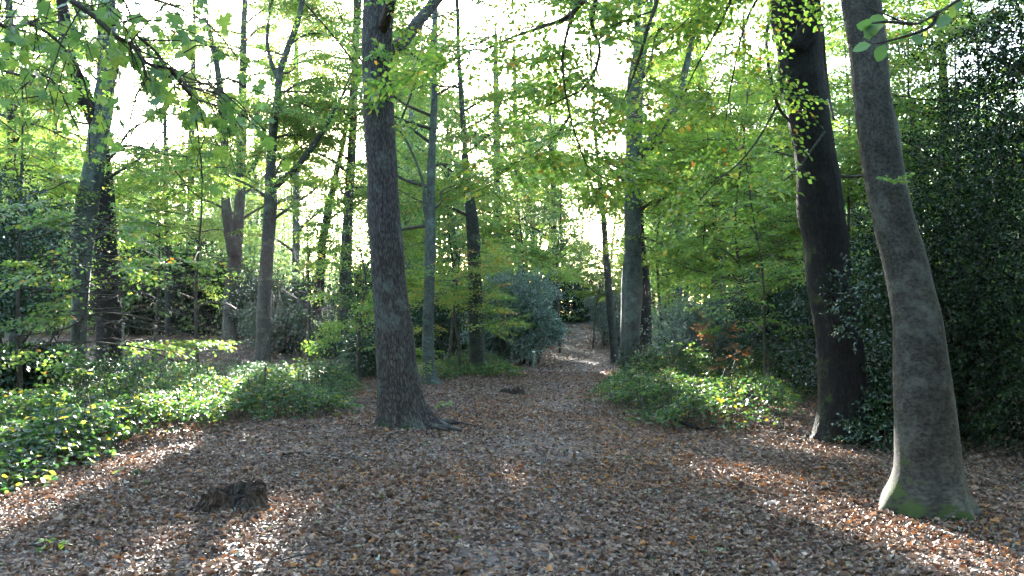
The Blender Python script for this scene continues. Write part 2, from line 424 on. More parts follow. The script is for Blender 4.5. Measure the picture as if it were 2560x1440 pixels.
def bark_mat(name, kind, c0, c1, moss=0.0, mossh=.5, lichen=(.2, .26, .22)):
    m, n, L = nodes(name)
    at = n.nodes.new("ShaderNodeAttribute"); at.attribute_name = "bark"
    mp = n.nodes.new("ShaderNodeMapping"); L(at.outputs["Vector"], mp.inputs[0])
    nz = n.nodes.new("ShaderNodeTexNoise"); nz.inputs["Detail"].default_value = 6
    nl = n.nodes.new("ShaderNodeTexNoise"); L(at.outputs["Vector"], nl.inputs["Vector"]); nl.inputs["Scale"].default_value = 3.2; nl.inputs["Detail"].default_value = 5; nl.inputs["Roughness"].default_value = .65
    bump = n.nodes.new("ShaderNodeBump")
    if kind == 'oak':
        mp.inputs["Scale"].default_value = (1, 1, .2)
        L(mp.outputs[0], nz.inputs["Vector"]); nz.inputs["Scale"].default_value = 38; nz.inputs["Roughness"].default_value = .6
        vo = n.nodes.new("ShaderNodeTexVoronoi"); vo.feature = 'DISTANCE_TO_EDGE'; vo.inputs["Scale"].default_value = 42
        ad = n.nodes.new("ShaderNodeVectorMath"); ad.operation = 'MULTIPLY_ADD'; ad.inputs[1].default_value = (.05, .05, .03); L(nz.outputs["Color"], ad.inputs[0]); L(mp.outputs[0], ad.inputs[2])
        L(ad.outputs[0], vo.inputs["Vector"])
        cr0 = ramp(n, [(0, (0, 0, 0)), (.22, (1, 1, 1))]); L(vo.outputs[0], cr0.inputs[0])
        mm = n.nodes.new("ShaderNodeMix"); mm.data_type = 'RGBA'; mm.blend_type = 'MULTIPLY'; mm.inputs[0].default_value = .8
        L(nz.outputs[0], mm.inputs[6]); L(cr0.outputs[0], mm.inputs[7]); hgt = mm.outputs[2]
        bump.inputs["Strength"].default_value = 1.0; bump.inputs["Distance"].default_value = .03
        lo, hi = .08, .62
    else:
        mp.inputs["Scale"].default_value = (1, 1, .8)
        L(mp.outputs[0], nz.inputs["Vector"]); nz.inputs["Scale"].default_value = 9; nz.inputs["Roughness"].default_value = .7; hgt = nz.outputs[0]
        bump.inputs["Strength"].default_value = .75; bump.inputs["Distance"].default_value = .016
        lo, hi = .3, .72
    L(hgt, bump.inputs["Height"])
    cr = ramp(n, [(lo, c0), (hi, c1)]); L(hgt, cr.inputs[0])
    if kind != 'oak':   # broad stains and fine mottling
        n3 = n.nodes.new("ShaderNodeTexNoise"); n3.inputs["Scale"].default_value = 1.7; n3.inputs["Detail"].default_value = 8; n3.inputs["Roughness"].default_value = .72
        mp3 = n.nodes.new("ShaderNodeMapping"); mp3.inputs["Scale"].default_value = (1.6, 1.6, .55); L(at.outputs["Vector"], mp3.inputs[0]); L(mp3.outputs[0], n3.inputs["Vector"])
        r3 = ramp(n, [(.34, (.36, .33, .3)), (.47, (.8, .78, .74)), (.56, (1.0, 1.0, .96)), (.66, (1.6, 1.6, 1.52))]); L(n3.outputs[0], r3.inputs[0])
        m3 = n.nodes.new("ShaderNodeMix"); m3.data_type = 'RGBA'; m3.blend_type = 'MULTIPLY'; m3.inputs[0].default_value = 1; L(cr.outputs[0], m3.inputs[6]); L(r3.outputs[0], m3.inputs[7])
        n4 = n.nodes.new("ShaderNodeTexNoise"); n4.inputs["Scale"].default_value = 45; n4.inputs["Detail"].default_value = 4; L(at.outputs["Vector"], n4.inputs["Vector"])
        r4 = ramp(n, [(.36, (.5, .5, .48)), (.6, (1.2, 1.2, 1.2))]); L(n4.outputs[0], r4.inputs[0])
        m4 = n.nodes.new("ShaderNodeMix"); m4.data_type = 'RGBA'; m4.blend_type = 'MULTIPLY'; m4.inputs[0].default_value = 1; L(m3.outputs[2], m4.inputs[6]); L(r4.outputs[0], m4.inputs[7]); base_out = m4.outputs[2]
    else: base_out = cr.outputs[0]
    if kind != 'oak':
        n5 = n.nodes.new("ShaderNodeTexNoise"); n5.inputs["Scale"].default_value = 30; n5.inputs["Detail"].default_value = 5; n5.inputs["Roughness"].default_value = .65
        mp5 = n.nodes.new("ShaderNodeMapping"); mp5.inputs["Scale"].default_value = (.7, .7, 1.5); L(at.outputs["Vector"], mp5.inputs[0]); L(mp5.outputs[0], n5.inputs["Vector"])
        r5 = ramp(n, [(.38, (.55, .53, .5)), (.47, (1, 1, 1))]); L(n5.outputs[0], r5.inputs[0])
        m5 = n.nodes.new("ShaderNodeMix"); m5.data_type = 'RGBA'; m5.blend_type = 'MULTIPLY'; m5.inputs[0].default_value = .5; L(base_out, m5.inputs[6]); L(r5.outputs[0], m5.inputs[7]); base_out = m5.outputs[2]
        hm = n.nodes.new("ShaderNodeMath"); hm.operation = 'MULTIPLY_ADD'; L(n5.outputs[0], hm.inputs[0]); hm.inputs[1].default_value = .5; L(hgt, hm.inputs[2]); L(hm.outputs[0], bump.inputs["Height"])
    # lichen blotches
    lr = ramp(n, [(.52, (0, 0, 0)), (.68, (1, 1, 1))]); L(nl.outputs[0], lr.inputs[0])
    lm = n.nodes.new("ShaderNodeMix"); lm.data_type = 'RGBA'
    lf = n.nodes.new("ShaderNodeMath"); lf.operation = 'MULTIPLY'; L(lr.outputs[0], lf.inputs[0]); lf.inputs[1].default_value = .7 if kind != 'oak' else .35
    L(lf.outputs[0], lm.inputs[0]); L(base_out, lm.inputs[6]); lm.inputs[7].default_value = (*lichen, 1)
    col = lm.outputs[2]
    if kind != 'oak':   # dark lenticels and old branch marks
        v2 = n.nodes.new("ShaderNodeTexVoronoi"); v2.inputs["Scale"].default_value = 11; mp2 = n.nodes.new("ShaderNodeMapping"); mp2.inputs["Scale"].default_value = (1, 1, 1.5); L(at.outputs["Vector"], mp2.inputs[0]); L(mp2.outputs[0], v2.inputs["Vector"])
        sr = ramp(n, [(.08, (.35, .33, .3)), (.2, (1, 1, 1))]); L(v2.outputs[0], sr.inputs[0])
        sm = n.nodes.new("ShaderNodeMix"); sm.data_type = 'RGBA'; sm.blend_type = 'MULTIPLY'; sm.inputs[0].default_value = .7; L(col, sm.inputs[6]); L(sr.outputs[0], sm.inputs[7]); col = sm.outputs[2]
    if moss > 0:
        sx = n.nodes.new("ShaderNodeSeparateXYZ"); L(at.outputs["Vector"], sx.inputs[0])
        mr = n.nodes.new("ShaderNodeMapRange"); mr.inputs[1].default_value = 0.05; mr.inputs[2].default_value = mossh; mr.inputs[3].default_value = .42 * moss; mr.inputs[4].default_value = -.25; L(sx.outputs[2], mr.inputs[0])
        nm = n.nodes.new("ShaderNodeTexNoise"); nm.inputs["Scale"].default_value = 13; nm.inputs["Detail"].default_value = 6; nm.inputs["Roughness"].default_value = .7; L(at.outputs["Vector"], nm.inputs["Vector"])
        am = n.nodes.new("ShaderNodeMath"); am.operation = 'MULTIPLY_ADD'; L(nm.outputs[0], am.inputs[0]); am.inputs[1].default_value = 1.5; am.inputs[2].default_value = -.75
        a = n.nodes.new("ShaderNodeMath"); a.operation = 'ADD'
        mx_ = n.nodes.new("ShaderNodeMapRange"); mx_.inputs[1].default_value = -.28; mx_.inputs[2].default_value = .28; mx_.inputs[3].default_value = .3; mx_.inputs[4].default_value = -.8; L(sx.outputs[0], mx_.inputs[0])
        a0 = n.nodes.new("ShaderNodeMath"); a0.operation = 'ADD'; L(mr.outputs[0], a0.inputs[0]); L(mx_.outputs[0], a0.inputs[1]); L(a0.outputs[0], a.inputs[0])
        s2 = n.nodes.new("ShaderNodeMath"); s2.operation = 'MULTIPLY_ADD'; L(nl.outputs[0], s2.inputs[0]); s2.inputs[1].default_value = 2.6; s2.inputs[2].default_value = -1.3; 
        a2 = n.nodes.new("ShaderNodeMath"); a2.operation = 'ADD'; L(s2.outputs[0], a2.inputs[0]); L(am.outputs[0], a2.inputs[1]); L(a2.outputs[0], a.inputs[1])
        rr = ramp(n, [(.18, (0, 0, 0)), (.42, (1, 1, 1))]); L(a.outputs[0], rr.inputs[0])
        x = n.nodes.new("ShaderNodeMix"); x.data_type = 'RGBA'; L(rr.outputs[0], x.inputs[0]); L(col, x.inputs[6]); x.inputs[7].default_value = (.033, .05, .012, 1); col = x.outputs[2]
    b = n.nodes.new("ShaderNodeBsdfPrincipled"); L(col, b.inputs["Base Color"]); b.inputs["Roughness"].default_value = .85; b.inputs["Specular IOR Level"].default_value = .25
    L(bump.outputs[0], b.inputs["Normal"]); o = n.nodes.new("ShaderNodeOutputMaterial"); L(b.outputs[0], o.inputs[0])
    return m
M['oak_bark'] = bark_mat('oak_bark', 'oak', (.015, .0125, .012), (.1, .083, .078), moss=.8, mossh=.6)
M['dark_bark'] = bark_mat('dark_bark', 'oak', (.004, .0033, .003), (.019, .0145, .014), moss=.2, mossh=.4, lichen=(.035, .034, .03))
M['beech_bark'] = bark_mat('beech_bark', 'beech', (.026, .0235, .021), (.07, .064, .057), moss=1.05, mossh=.66, lichen=(.11, .112, .098))
M['pale_bark'] = bark_mat('pale_bark', 'beech', (.048, .056, .05), (.1, .11, .098), moss=.6, mossh=.6, lichen=(.11, .15, .13))
M['grey_bark'] = bark_mat('grey_bark', 'oak', (.016, .017, .0145), (.058, .06, .05), moss=.6, mossh=.8, lichen=(.13, .17, .11))
M['twig'] = bark_mat('twig', 'beech', (.03, .024, .02), (.085, .07, .055), lichen=(.1, .1, .08))
M['dead_wood'] = bark_mat('dead_wood', 'oak', (.16, .16, .14), (.42, .42, .37), lichen=(.3, .36, .28))
M['stump_wood'] = bark_mat('stump_wood', 'oak', (.012, .008, .006), (.085, .052, .036), moss=.0, lichen=(.09, .085, .07))

def soil_mat(name, stops, scale, soil=(.05, .04, .035), cover=.75):
    m, n, L = nodes(name)
    g = n.nodes.new("ShaderNodeNewGeometry")
    nz = n.nodes.new("ShaderNodeTexNoise"); nz.inputs["Scale"].default_value = 9; nz.inputs["Detail"].default_value = 3; L(g.outputs["Position"], nz.inputs["Vector"])
    ad = n.nodes.new("ShaderNodeVectorMath"); ad.operation = 'MULTIPLY_ADD'; ad.inputs[1].default_value = (.08, .08, .08); L(nz.outputs["Color"], ad.inputs[0]); L(g.outputs["Position"], ad.inputs[2])
    v = n.nodes.new("ShaderNodeTexVoronoi"); v.inputs["Scale"].default_value = scale; L(ad.outputs[0], v.inputs["Vector"])
    sx = n.nodes.new("ShaderNodeSeparateColor"); L(v.outputs["Color"], sx.inputs[0])
    cr = ramp(n, stops, True); L(sx.outputs[0], cr.inputs[0])
    n2 = n.nodes.new("ShaderNodeTexNoise"); n2.inputs["Scale"].default_value = .9; n2.inputs["Detail"].default_value = 8; n2.inputs["Roughness"].default_value = .7; L(g.outputs["Position"], n2.inputs["Vector"])
    a = n.nodes.new("ShaderNodeMath"); a.operation = 'ADD'; L(n2.outputs[0], a.inputs[0]); L(sx.outputs[1], a.inputs[1])
    th = ramp(n, [(cover + .02, (0, 0, 0)), (cover + .06, (1, 1, 1))]); hv = n.nodes.new("ShaderNodeMath"); hv.operation = 'MULTIPLY'; L(a.outputs[0], hv.inputs[0]); hv.inputs[1].default_value = .66; L(hv.outputs[0], th.inputs[0])
    x = n.nodes.new("ShaderNodeMix"); x.data_type = 'RGBA'; L(th.outputs[0], x.inputs[0]); L(cr.outputs[0], x.inputs[6]); x.inputs[7].default_value = (*soil, 1)
    b = n.nodes.new("ShaderNodeBsdfPrincipled"); L(x.outputs[2], b.inputs["Base Color"]); b.inputs["Roughness"].default_value = .75; b.inputs["Specular IOR Level"].default_value = .3
    bp = n.nodes.new("ShaderNodeBump"); bp.inputs["Strength"].default_value = .9; bp.inputs["Distance"].default_value = .03
    mx = n.nodes.new("ShaderNodeMath"); mx.operation = 'SUBTRACT'; L(sx.outputs[2], mx.inputs[0]); L(v.outputs["Distance"], mx.inputs[1]); L(mx.outputs[0], bp.inputs["Height"]); L(bp.outputs[0], b.inputs["Normal"])
    o = n.nodes.new("ShaderNodeOutputMaterial"); L(b.outputs[0], o.inputs[0]); return m
LST = [(p, (.6 * c[0], .5 * c[1], .42 * c[2])) for p, c in [(0, (.09, .055, .04)), (.2, (.17, .11, .08)), (.4, (.28, .2, .155)), (.6, (.13, .075, .05)), (.75, (.34, .25, .2)), (.88, (.24, .1, .045)), (.95, (.06, .045, .04))]]
M['ground'] = soil_mat('ground', LST, 15, cover=.5)
M['path'] = soil_mat('path', [(p, (.62 * c[0], .44 * c[1], .34 * c[2])) for p, c in [(0, (.09, .068, .056)), (.25, (.16, .118, .095)), (.5, (.27, .21, .17)), (.7, (.12, .085, .065)), (.85, (.33, .27, .23)), (.95, (.19, .09, .05))]], 17, soil=(.055, .047, .046), cover=.42)
def plain(name, col, rough=.6):
    m, n, L = nodes(name); b = n.nodes.new("ShaderNodeBsdfPrincipled"); t = n.nodes.new("ShaderNodeTexNoise"); t.inputs["Scale"].default_value = 30
    r = ramp(n, [(.3, tuple(c * .75 for c in col)), (.7, col)]); g = n.nodes.new("ShaderNodeTexCoord"); L(g.outputs["Object"], t.inputs["Vector"]); L(t.outputs[0], r.inputs[0]); L(r.outputs[0], b.inputs["Base Color"])
    b.inputs["Roughness"].default_value = rough; o = n.nodes.new("ShaderNodeOutputMaterial"); L(b.outputs[0], o.inputs[0]); return m
M['post_wood'] = plain('post_wood', (.11, .13, .09), .8); M['white_paint'] = plain('white_paint', (.75, .75, .72), .5)

# ------------------------------------------------------------------ ground
def warp(lo, hi, n, p):  # denser near zero
    t = np.linspace(-1, 1, n); v = np.sign(t) * np.abs(t) ** p
    return np.where(v < 0, -v * lo, v * hi)
gx = warp(-120, 120, 260, 2.0); gy = np.concatenate([np.linspace(-25, 2, 28), 2.2 + (np.linspace(0, 1, 240) ** 2) * 150])
GX, GY = np.meshgrid(gx, gy); GZ = terr(GX, GY)
nx, ny = len(gx), len(gy); I = np.arange(ny - 1)[:, None] * nx + np.arange(nx - 1)[None]
Q = np.stack([I, I + 1, I + nx + 1, I + nx], -1).reshape(-1, 4)
go = bpy.data.objects.new("ground", make_mesh("ground", np.stack([GX, GY, GZ], -1).reshape(-1, 3), [Q], [M['ground']])); COL.objects.link(go); tag(go, kind="structure", label="woodland floor of brown leaf mould under the trees")

PATHC = [gp(1340, 1600), gp(1335, 1440), gp(1325, 1250), gp(1330, 1120), gp(1370, 1030), gp(1420, 980), gp(1470, 935), gp(1470, 900), gp(1440, 872)]
PATHC[0][1] = 1.0; PATHC[0][0] = .1
pc = curve(PATHC, 160)
def path_half(y): return np.interp(y, [0, 6, 12, 20, 30, 50], [.75, .8, .8, 1.1, 1.5, 1.5])
PV = []
for i, c in enumerate(pc):
    hw = path_half(c[1]) * (1 + .18 * math.sin(i * .9) + .1 * math.sin(i * 2.3))
    for k in np.linspace(-1, 1, 9):
        x = c[0] + k * hw; PV.append([x, c[1], float(terr(x, c[1])) + .006 - .05 * (abs(k) > .99)])
I = np.arange(159)[:, None] * 9 + np.arange(8)[None]
po = bpy.data.objects.new("path", make_mesh("path", np.array(PV), [np.stack([I, I + 1, I + 10, I + 9], -1).reshape(-1, 4)], [M['path']])); COL.objects.link(po); tag(po, kind="structure", label="trodden earth path winding away between the trees")

def path_dist(x, y):
    cx = np.interp(y, pc[:, 1], pc[:, 0]); return np.abs(x - cx)

# fallen leaves
lit = LV(); LT = [T_lobed(c, s) for c, s in [(1, 1), (-1, 2), (1.6, 3), (.5, 4), (-1.7, 5), (2.2, 6)]]; LTF = [T_rhomb(.32, .12), T_rhomb(.36, -.1)]
MAPT = T_maple(.25)
def scatter(n, d0, d1, tpls, s0, s1, tilt, keepf=None):
    d = np.sqrt(rng.uniform(d0 * d0, d1 * d1, n)); x = d * rng.uniform(-.78, .78, n)
    ok = np.ones(n, bool)
    pdist = path_dist(x, d); dens = .62 + .38 * sstep(.1, .9, pdist); dens *= .3 + .75 * noise2(x, d, 1.1, 3) + .6 * noise2(x, d, 3.1, 4) ** 2
    ok &= rng.random(n) < dens
    x, d = x[ok], d[ok]; n = len(x)
    z = terr(x, d) + .012 + rng.uniform(0, .03, n)
    up = nrm(np.stack([rng.normal(size=n) * tilt, rng.normal(size=n) * tilt, np.ones(n)], -1)); a = rng.uniform(0, 6.283, n)
    rot = frames(np.stack([np.cos(a), np.sin(a), np.zeros(n)], -1), up); sz = rng.uniform(s0, s1, n) * np.where(rng.random(n) < .15, 1.5, 1)
    rnd = rng.random(n)
    # patches where more leaves are rusty
    rust = noise2(x, d, .6, 9) > .62; rnd = np.where(rust & (rng.random(n) < .22), rng.choice([.8, .955], n), rnd)
    w_ = rng.integers(len(tpls), size=n)
    for k, T in enumerate(tpls):
        m = w_ == k; lit.put(T, np.stack([x, d, z], -1)[m], rot[m], sz[m], rnd[m], cull=False)
scatter(105000, 2.5, 9.5, LT, .02, .048, .34)
scatter(420, 3.0, 12, [MAPT, T_maple(-.3)], .05, .085, .2)
scatter(260000, 9.5, 24, LT[:4], .028, .056, .34)
scatter(330000, 21, 55, LTF, .055, .1, .3)
def bank(cx, cy, r0, r1, n, h, squash=1.):
    a = rng.uniform(0, 6.283, n); r = r0 + (r1 - r0) * rng.random(n) ** 1.6; x = cx + r * np.cos(a); y = cy + r * np.sin(a) * squash
    z = terr(x, y) + h * (1 - (r - r0) / (r1 - r0)) * rng.uniform(.2, 1, n) + .01; up = nrm(np.stack([np.cos(a) * .5 + rng.normal(size=n) * .4, np.sin(a) * .5 + rng.normal(size=n) * .4, np.ones(n)], -1))
    b = rng.uniform(0, 6.283, n); lit.put(LT[0], np.stack([x, y, z], -1), frames(np.stack([np.cos(b), np.sin(b), np.zeros(n)], -1), up), rng.uniform(.03, .06, n), None, cull=False)
for px, py, r0, r1, n, h in [(2315, 1285, .26, .6, 900, .05), (1005, 1078, .36, .85, 1000, .06), (2098, 1112, .36, .75, 800, .06), (558, 1272, .3, .5, 260, .03)]:
    b = gp(px, py); bank(b[0], b[1] + r0 * .5, r0, r1, n, h)
tw_ = MB()
for i in range(420):
    d = math.sqrt(rng.uniform(9, 400)); x = d * rng.uniform(-.75, .75); a = rng.uniform(0, 6.28); L_ = rng.uniform(.08, .4) * (1 if rng.random() < .85 else 2)
    p = np.array([x, d, float(terr(x, d)) + .035]); e = np.array([math.cos(a), math.sin(a), 0]) * L_
    tw_.tube(curve([p, p + e * .5 + rng.normal(size=3) * L_ * .06 + [0, 0, .01], p + e], 5), np.linspace(.0055, .0025, 5) * rng.uniform(.6, 1.6), 4)
two = tw_.build("fallen_twigs", M['twig'], None); tag(two, "small dry twigs scattered among the fallen leaves", "twigs", kind="stuff")
lo_ = lit.build("fallen_leaves", M['litter_leaf']); tag(lo_, "carpet of fallen brown and orange leaves over the woodland floor", "fallen leaves", kind="stuff")

# ------------------------------------------------------------------ tree trunks
def trunk(rows, D, H, n=32, flare=(), bumps=(), rough=.015, seed=0, top_r=.3, lean=None, dy=0.0, ridge=.012):
    """rows (py, xl, xr) measured in the photo, from top to base, at distance D -> rings in world space.
    Returns MB and axis function z -> (centre, radius)"""
    r = np.random.default_rng(seed); c, rad = [], []
    for py, xl, xr in rows:
        p = w((xl + xr) / 2, py, D); c.append(p); rad.append((xr - xl) / 2 * D / FPX)
    c = np.array(c); rad = np.array(rad); o = np.argsort(c[:, 2]); c = c[o]; rad = rad[o]
    zb = float(terr(c[0, 0], D)) - .15
    if c[0, 2] > zb: c = np.vstack([[c[0, 0], D, zb], c]); rad = np.concatenate([[rad[0] * 1.05], rad])
    # continue to the top of the tree
    zt = c[-1, 2]
    if H > zt + .5:
        sl = (c[-1] - c[max(0, len(c) - 4)]); sl = sl / max(.3, sl[2]); sl = np.clip(sl, -.35, .35)
        m = 6; r0 = rad[-1]; cx, cz = c[-1, 0], zt
        for k in range(1, m + 1):
            t = k / m; cx += sl[0] * (H - zt) / m * (1 - .7 * t)
            c = np.vstack([c, [cx + r.normal() * .06, D + dy * t, zt + (H - zt) * t]]); rad = np.append(rad, r0 * (1 - t) + r0 * top_r * t)
    zs = np.concatenate([np.arange(c[0, 2], min(c[-1, 2], c[0, 2] + 1.2), .05), np.arange(c[0, 2] + 1.2, c[-1, 2], .14)])
    f = lambda z: (np.array([np.interp(z, c[:, 2], c[:, 0]), np.interp(z, c[:, 2], c[:, 1]), z]), float(np.interp(z, c[:, 2], rad)))
    a = np.arange(n) * 2 * math.pi / n; V, B = [], []
    R0 = float(np.median(rad)); zg = zb + .15
    ph = r.random(4) * 6
    rd = r.normal(size=n)
    for z in zs:
        p, q = f(z); rd = .9 * rd + .43 * r.normal(size=n); k = 1 + ridge * rd
        k += rough * (np.cos(2 * a + ph[0] + z * .7) + .7 * np.cos(3 * a + ph[1] - z * .9) + .6 * np.cos(5 * a + ph[2] + z * 1.7)) + r.normal(size=n) * rough * .15
        for az, s, h, wd in flare:
            dd = np.angle(np.exp(1j * (a - R(az)))); k += s * np.exp(-max(0, z - zg) / h) * np.exp(-(dd / wd) ** 2)
        for bz, az, s, h, wd in bumps:
            dd = np.angle(np.exp(1j * (a - R(az)))); k += s * np.exp(-((z - bz) / h) ** 2) * np.exp(-(dd / wd) ** 2)
        V.append(np.stack([p[0] + q * k * np.cos(a), p[1] + q * k * np.sin(a), np.full(n, z)], -1))
        B.append(np.stack([np.cos(a) * R0, np.sin(a) * R0, np.full(n, z - zg)], -1))
    m = len(zs); V = np.array(V).reshape(-1, 3); B = np.array(B).reshape(-1, 3)
    i = np.arange(m - 1)[:, None] * n; j = np.arange(n)[None]; k = (j + 1) % n
    mb = MB(); mb.add(V, [np.stack([i + j, i + k, i + n + k, i + n + j], -1).reshape(-1, 4), np.array([(m - 1) * n + np.arange(n)])], B)
    return mb, f, np.array([f(zg)[0][0], D, zg])

def pxl(pts, D):
    """polyline from (px, py[, dD])"""
    return np.array([w(p[0], p[1], D + (p[2] if len(p) > 2 else 0)) for p in pts])

OV, RH = T_oval(), T_rhomb()
CD = 4.6
def crown_limbs(tb, lv, T, f, z0, z1, nl, L, leaf=.09, spray=.8, dens=1., az0=None, azw=math.pi, step=.55, sub=1.5, elev=(0.1, .7), tpl=SPR, twigs=False, rndc=None, droop=.12, r0=.055):
    nl = int(nl * 1.5 + .5); dens = dens * CD
    for k in range(nl):
        z = z0 + (z1 - z0) * ((k + rng.random()) / nl); p, q = f(z)
        az = rng.uniform(0, 2 * math.pi) if az0 is None else az0 + rng.uniform(-azw, azw)
        u = (z - z0) / (z1 - z0); ln = L * (1 - .55 * u) * rng.uniform(.7, 1.15); e = rng.uniform(*elev)
        d = np.array([math.cos(az), math.sin(az), 0.])
        for tr_ in range(6):
          if tr_: az += rng.uniform(.6, 2.2) if az0 is None else rng.uniform(-.4, .4); d = np.array([math.cos(az), math.sin(az), 0.])
          pts = [p + d * q * .5]
          for t in (.3, .65, 1.):
            pts.append(p + d * ln * t * math.cos(e) + np.array([0, 0, ln * (t * math.sin(e) - droop * t * t)]) + rng.normal(size=3) * .09 * ln * t)
          if lit_mask(curve(pts, 12)).mean() < .12: break
        limb(tb, lv, T, pts, min(q * .5, r0 * (ln / 3)), .012, sub=sub, step=step, spray=spray, leaf=leaf, dens=dens, start=.22, tpl=tpl, twigs=twigs, twr=.0022, rndc=rndc, nseg=6)

def tree(name, label, cat, group, rows, D, H, bark, leafm='beech_leaf', crown=None, limbs=(), leafT=None, **kw):
    """a tree from its measured trunk: > trunk, limbs, crown"""
    mb, f, base = trunk(rows, D, H, **kw)
    root = thing(name, label, cat, base, group)
    mb.build("trunk", M[bark], root)
    tb, lv = MB(), LV()
    for l in limbs:   # limbs that show in the photo: own mesh each
        lb = MB(); pts = pxl(l['p'], D); c = curve(pts, 24); lb.tube(c, np.interp(np.linspace(0, 1, 24), np.linspace(0, 1, len(l['w'])), np.array(l['w']) / 2 * D / FPX), 12, rough=.03)
        lb.build("limb", M[l.get('m', bark)], root)
        if l.get('leaf', 1):
            limb(None, lv, leafT or RH, pts, .03, .01, sub=l.get('sub', 1.4), step=.5, spray=.8, leaf=l.get('ls', .085), start=l.get('st', .45), twigs=False)
            cc = pts[-1]; dd = nrm(pts[-1] - pts[-2])
            for q in range(3 if l['w'][0] >= 11 else 0):
                e = cc + (dd + rng.normal(size=3) * .5 + np.array([0, 0, .4])) * 2.2
                limb(tb, lv, leafT or RH, [cc, (cc + e) / 2 + rng.normal(size=3) * .1, e], .03, .01, sub=1.3, step=.5, spray=.8, leaf=.085, start=.05, twigs=False)
    for c in (crown or []):
        crown_limbs(tb, lv, leafT or RH, f, **c)
    tb.build("branch", M['twig'], root)
    lv.build("crown", M[leafm], root)
    return root, f

# ------------------------------------------------------------------ the trees
# 1 the big oak beside the path
oak, oak_f = tree("oak_tree", "big oak with furrowed grey bark and flared mossy roots beside the path", "tree", None,
    [(0, 908, 985), (50, 907, 984), (100, 905, 980), (200, 907, 982), (300, 910, 985), (380, 914, 990), (450, 920, 994), (540, 918, 999), (600, 924, 1008), (680, 928, 1012), (720, 932, 1016), (780, 935, 1024), (833, 938, 1033), (900, 940, 1040), (960, 942, 1050), (1000, 943, 1058), (1030, 944, 1066), (1060, 944, 1075), (1085, 942, 1085)],
    12.2, 17, 'oak_bark', crown=[dict(z0=8.2, z1=16, nl=9, L=4.5, leaf=.09, spray=.85)], n=72,
    flare=[(-10, 1.35, .17, .22), (-48, .4, .14, .2), (-28, -.15, .2, .12), (188, .35, .12, .3), (-110, .28, .12, .22), (-78, -.12, .2, .2), (90, .4, .2, .4)],
    bumps=[(3.45, -150, .07, .06, .3), (2.6, -20, .03, .5, .5)], rough=.02, seed=3,
    limbs=[dict(p=[(950, 95, .0), (962, 55, -.25), (975, 15, -.5), (984, -40, -.7)], w=[30, 30, 26, 20], leaf=0, m='stump_wood'),
           dict(p=[(955, 130, .3), (1000, 110, .6), (1050, 50, 1.0), (1110, -20, 1.4), (1220, -120, 1.8)], w=[34, 34, 32, 30, 18], st=.8)])
rb = MB()
for pts, r0 in [([(1050, 1062, -.1), (1100, 1072, -.3), (1150, 1081, -.25), (1210, 1086, -.2)], .06), ([(1060, 1050, .2), (1120, 1062, .4), (1180, 1072, .4), (1215, 1077, .3)], .05)]:
    P = []
    for a, b, d_ in pts:
        q = w(a, b, 12.2 + d_); q[2] = float(terr(q[0], q[1])) + .02 + .05 * (a < 1130); P.append(q)
    rb.tube(curve(P, 14), np.linspace(r0, .012, 14), 8, rough=.06)
rb.build("surface_root", M['oak_bark'], oak)

# leaf shoots growing on the oak's stem high up
for px, py, dd in [(935, 190, -.35), (980, 170, -.2), (925, 230, -.4), (975, 215, -.3), (905, 205, -.2), (965, 110, -.35), (1000, 95, -.1), (985, 310, -.3), (900, 165, 0), (945, 130, -.45)]:
    sh, shb = LV(), MB(); p = w(px, py, 12.2 + dd); q = oak_f(p[2])[0]
    shb.tube([q, (p + q) / 2 + [0, 0, .05], p], [.008, .006, .003], 4, cap=False)
    n = 2; dirs = nrm(rng.normal(size=(n, 3)) * .6 + (p - q)[None] + [0, 0, -.1])
    put_sprays(sh, OV, np.repeat(p[None], n, 0), dirs, rng.normal(size=(n, 3)) * .5 + [0, -.5, .6], .28, .085, SPR_L, None, cull=False)
    so = shb.build("epicormic_shoot", M['twig'], oak); lo = sh.build("leaves", M['fresh_leaf'], oak)
    if lo: lo.parent = so

# 2 right beech, leaning, smooth bark
rb_rows = [(0, 2105, 2200), (50, 2112, 2205), (100, 2122, 2214), (180, 2130, 2220), (250, 2136, 2226), (320, 2145, 2240), (390, 2155, 2252), (450, 2164, 2262), (500, 2174, 2272), (550, 2184, 2284), (600, 2195, 2300), (650, 2207, 2315), (720, 2222, 2331), (800, 2235, 2352), (850, 2236, 2358), (900, 2235, 2365), (1000, 2238, 2379), (1050, 2240, 2385), (1100, 2240, 2391), (1150, 2241, 2395), (1180, 2238, 2400), (1210, 2228, 2406), (1240, 2212, 2414), (1265, 2205, 2420), (1290, 2205, 2428)]
beech, beech_f = tree("beech_tree", "smooth grey leaning beech with mossy foot, nearest tree beside the path", "tree", None, rb_rows, 6.95, 14, 'beech_bark', n=64,
    flare=[(192, .28, .09, .25), (-12, .3, .1, .28), (-62, .22, .12, .2), (238, .2, .13, .22), (-92, -.1, .2, .18), (-35, -.08, .2, .18), (270, .06, .3, .2)],
    bumps=[(w(2250, 335, 6.95)[2], -8, .22, .07, .35), (w(2270, 700, 6.95)[2], -80, .1, .1, .5), (w(2200, 470, 6.95)[2], -110, .12, .05, .3), (w(2200, 455, 6.95)[2], -70, .04, .2, .6)], rough=.012, seed=8, top_r=.5, ridge=.003,
    crown=[dict(z0=7.5, z1=13, nl=8, L=3.6, leaf=.075, spray=.7)])
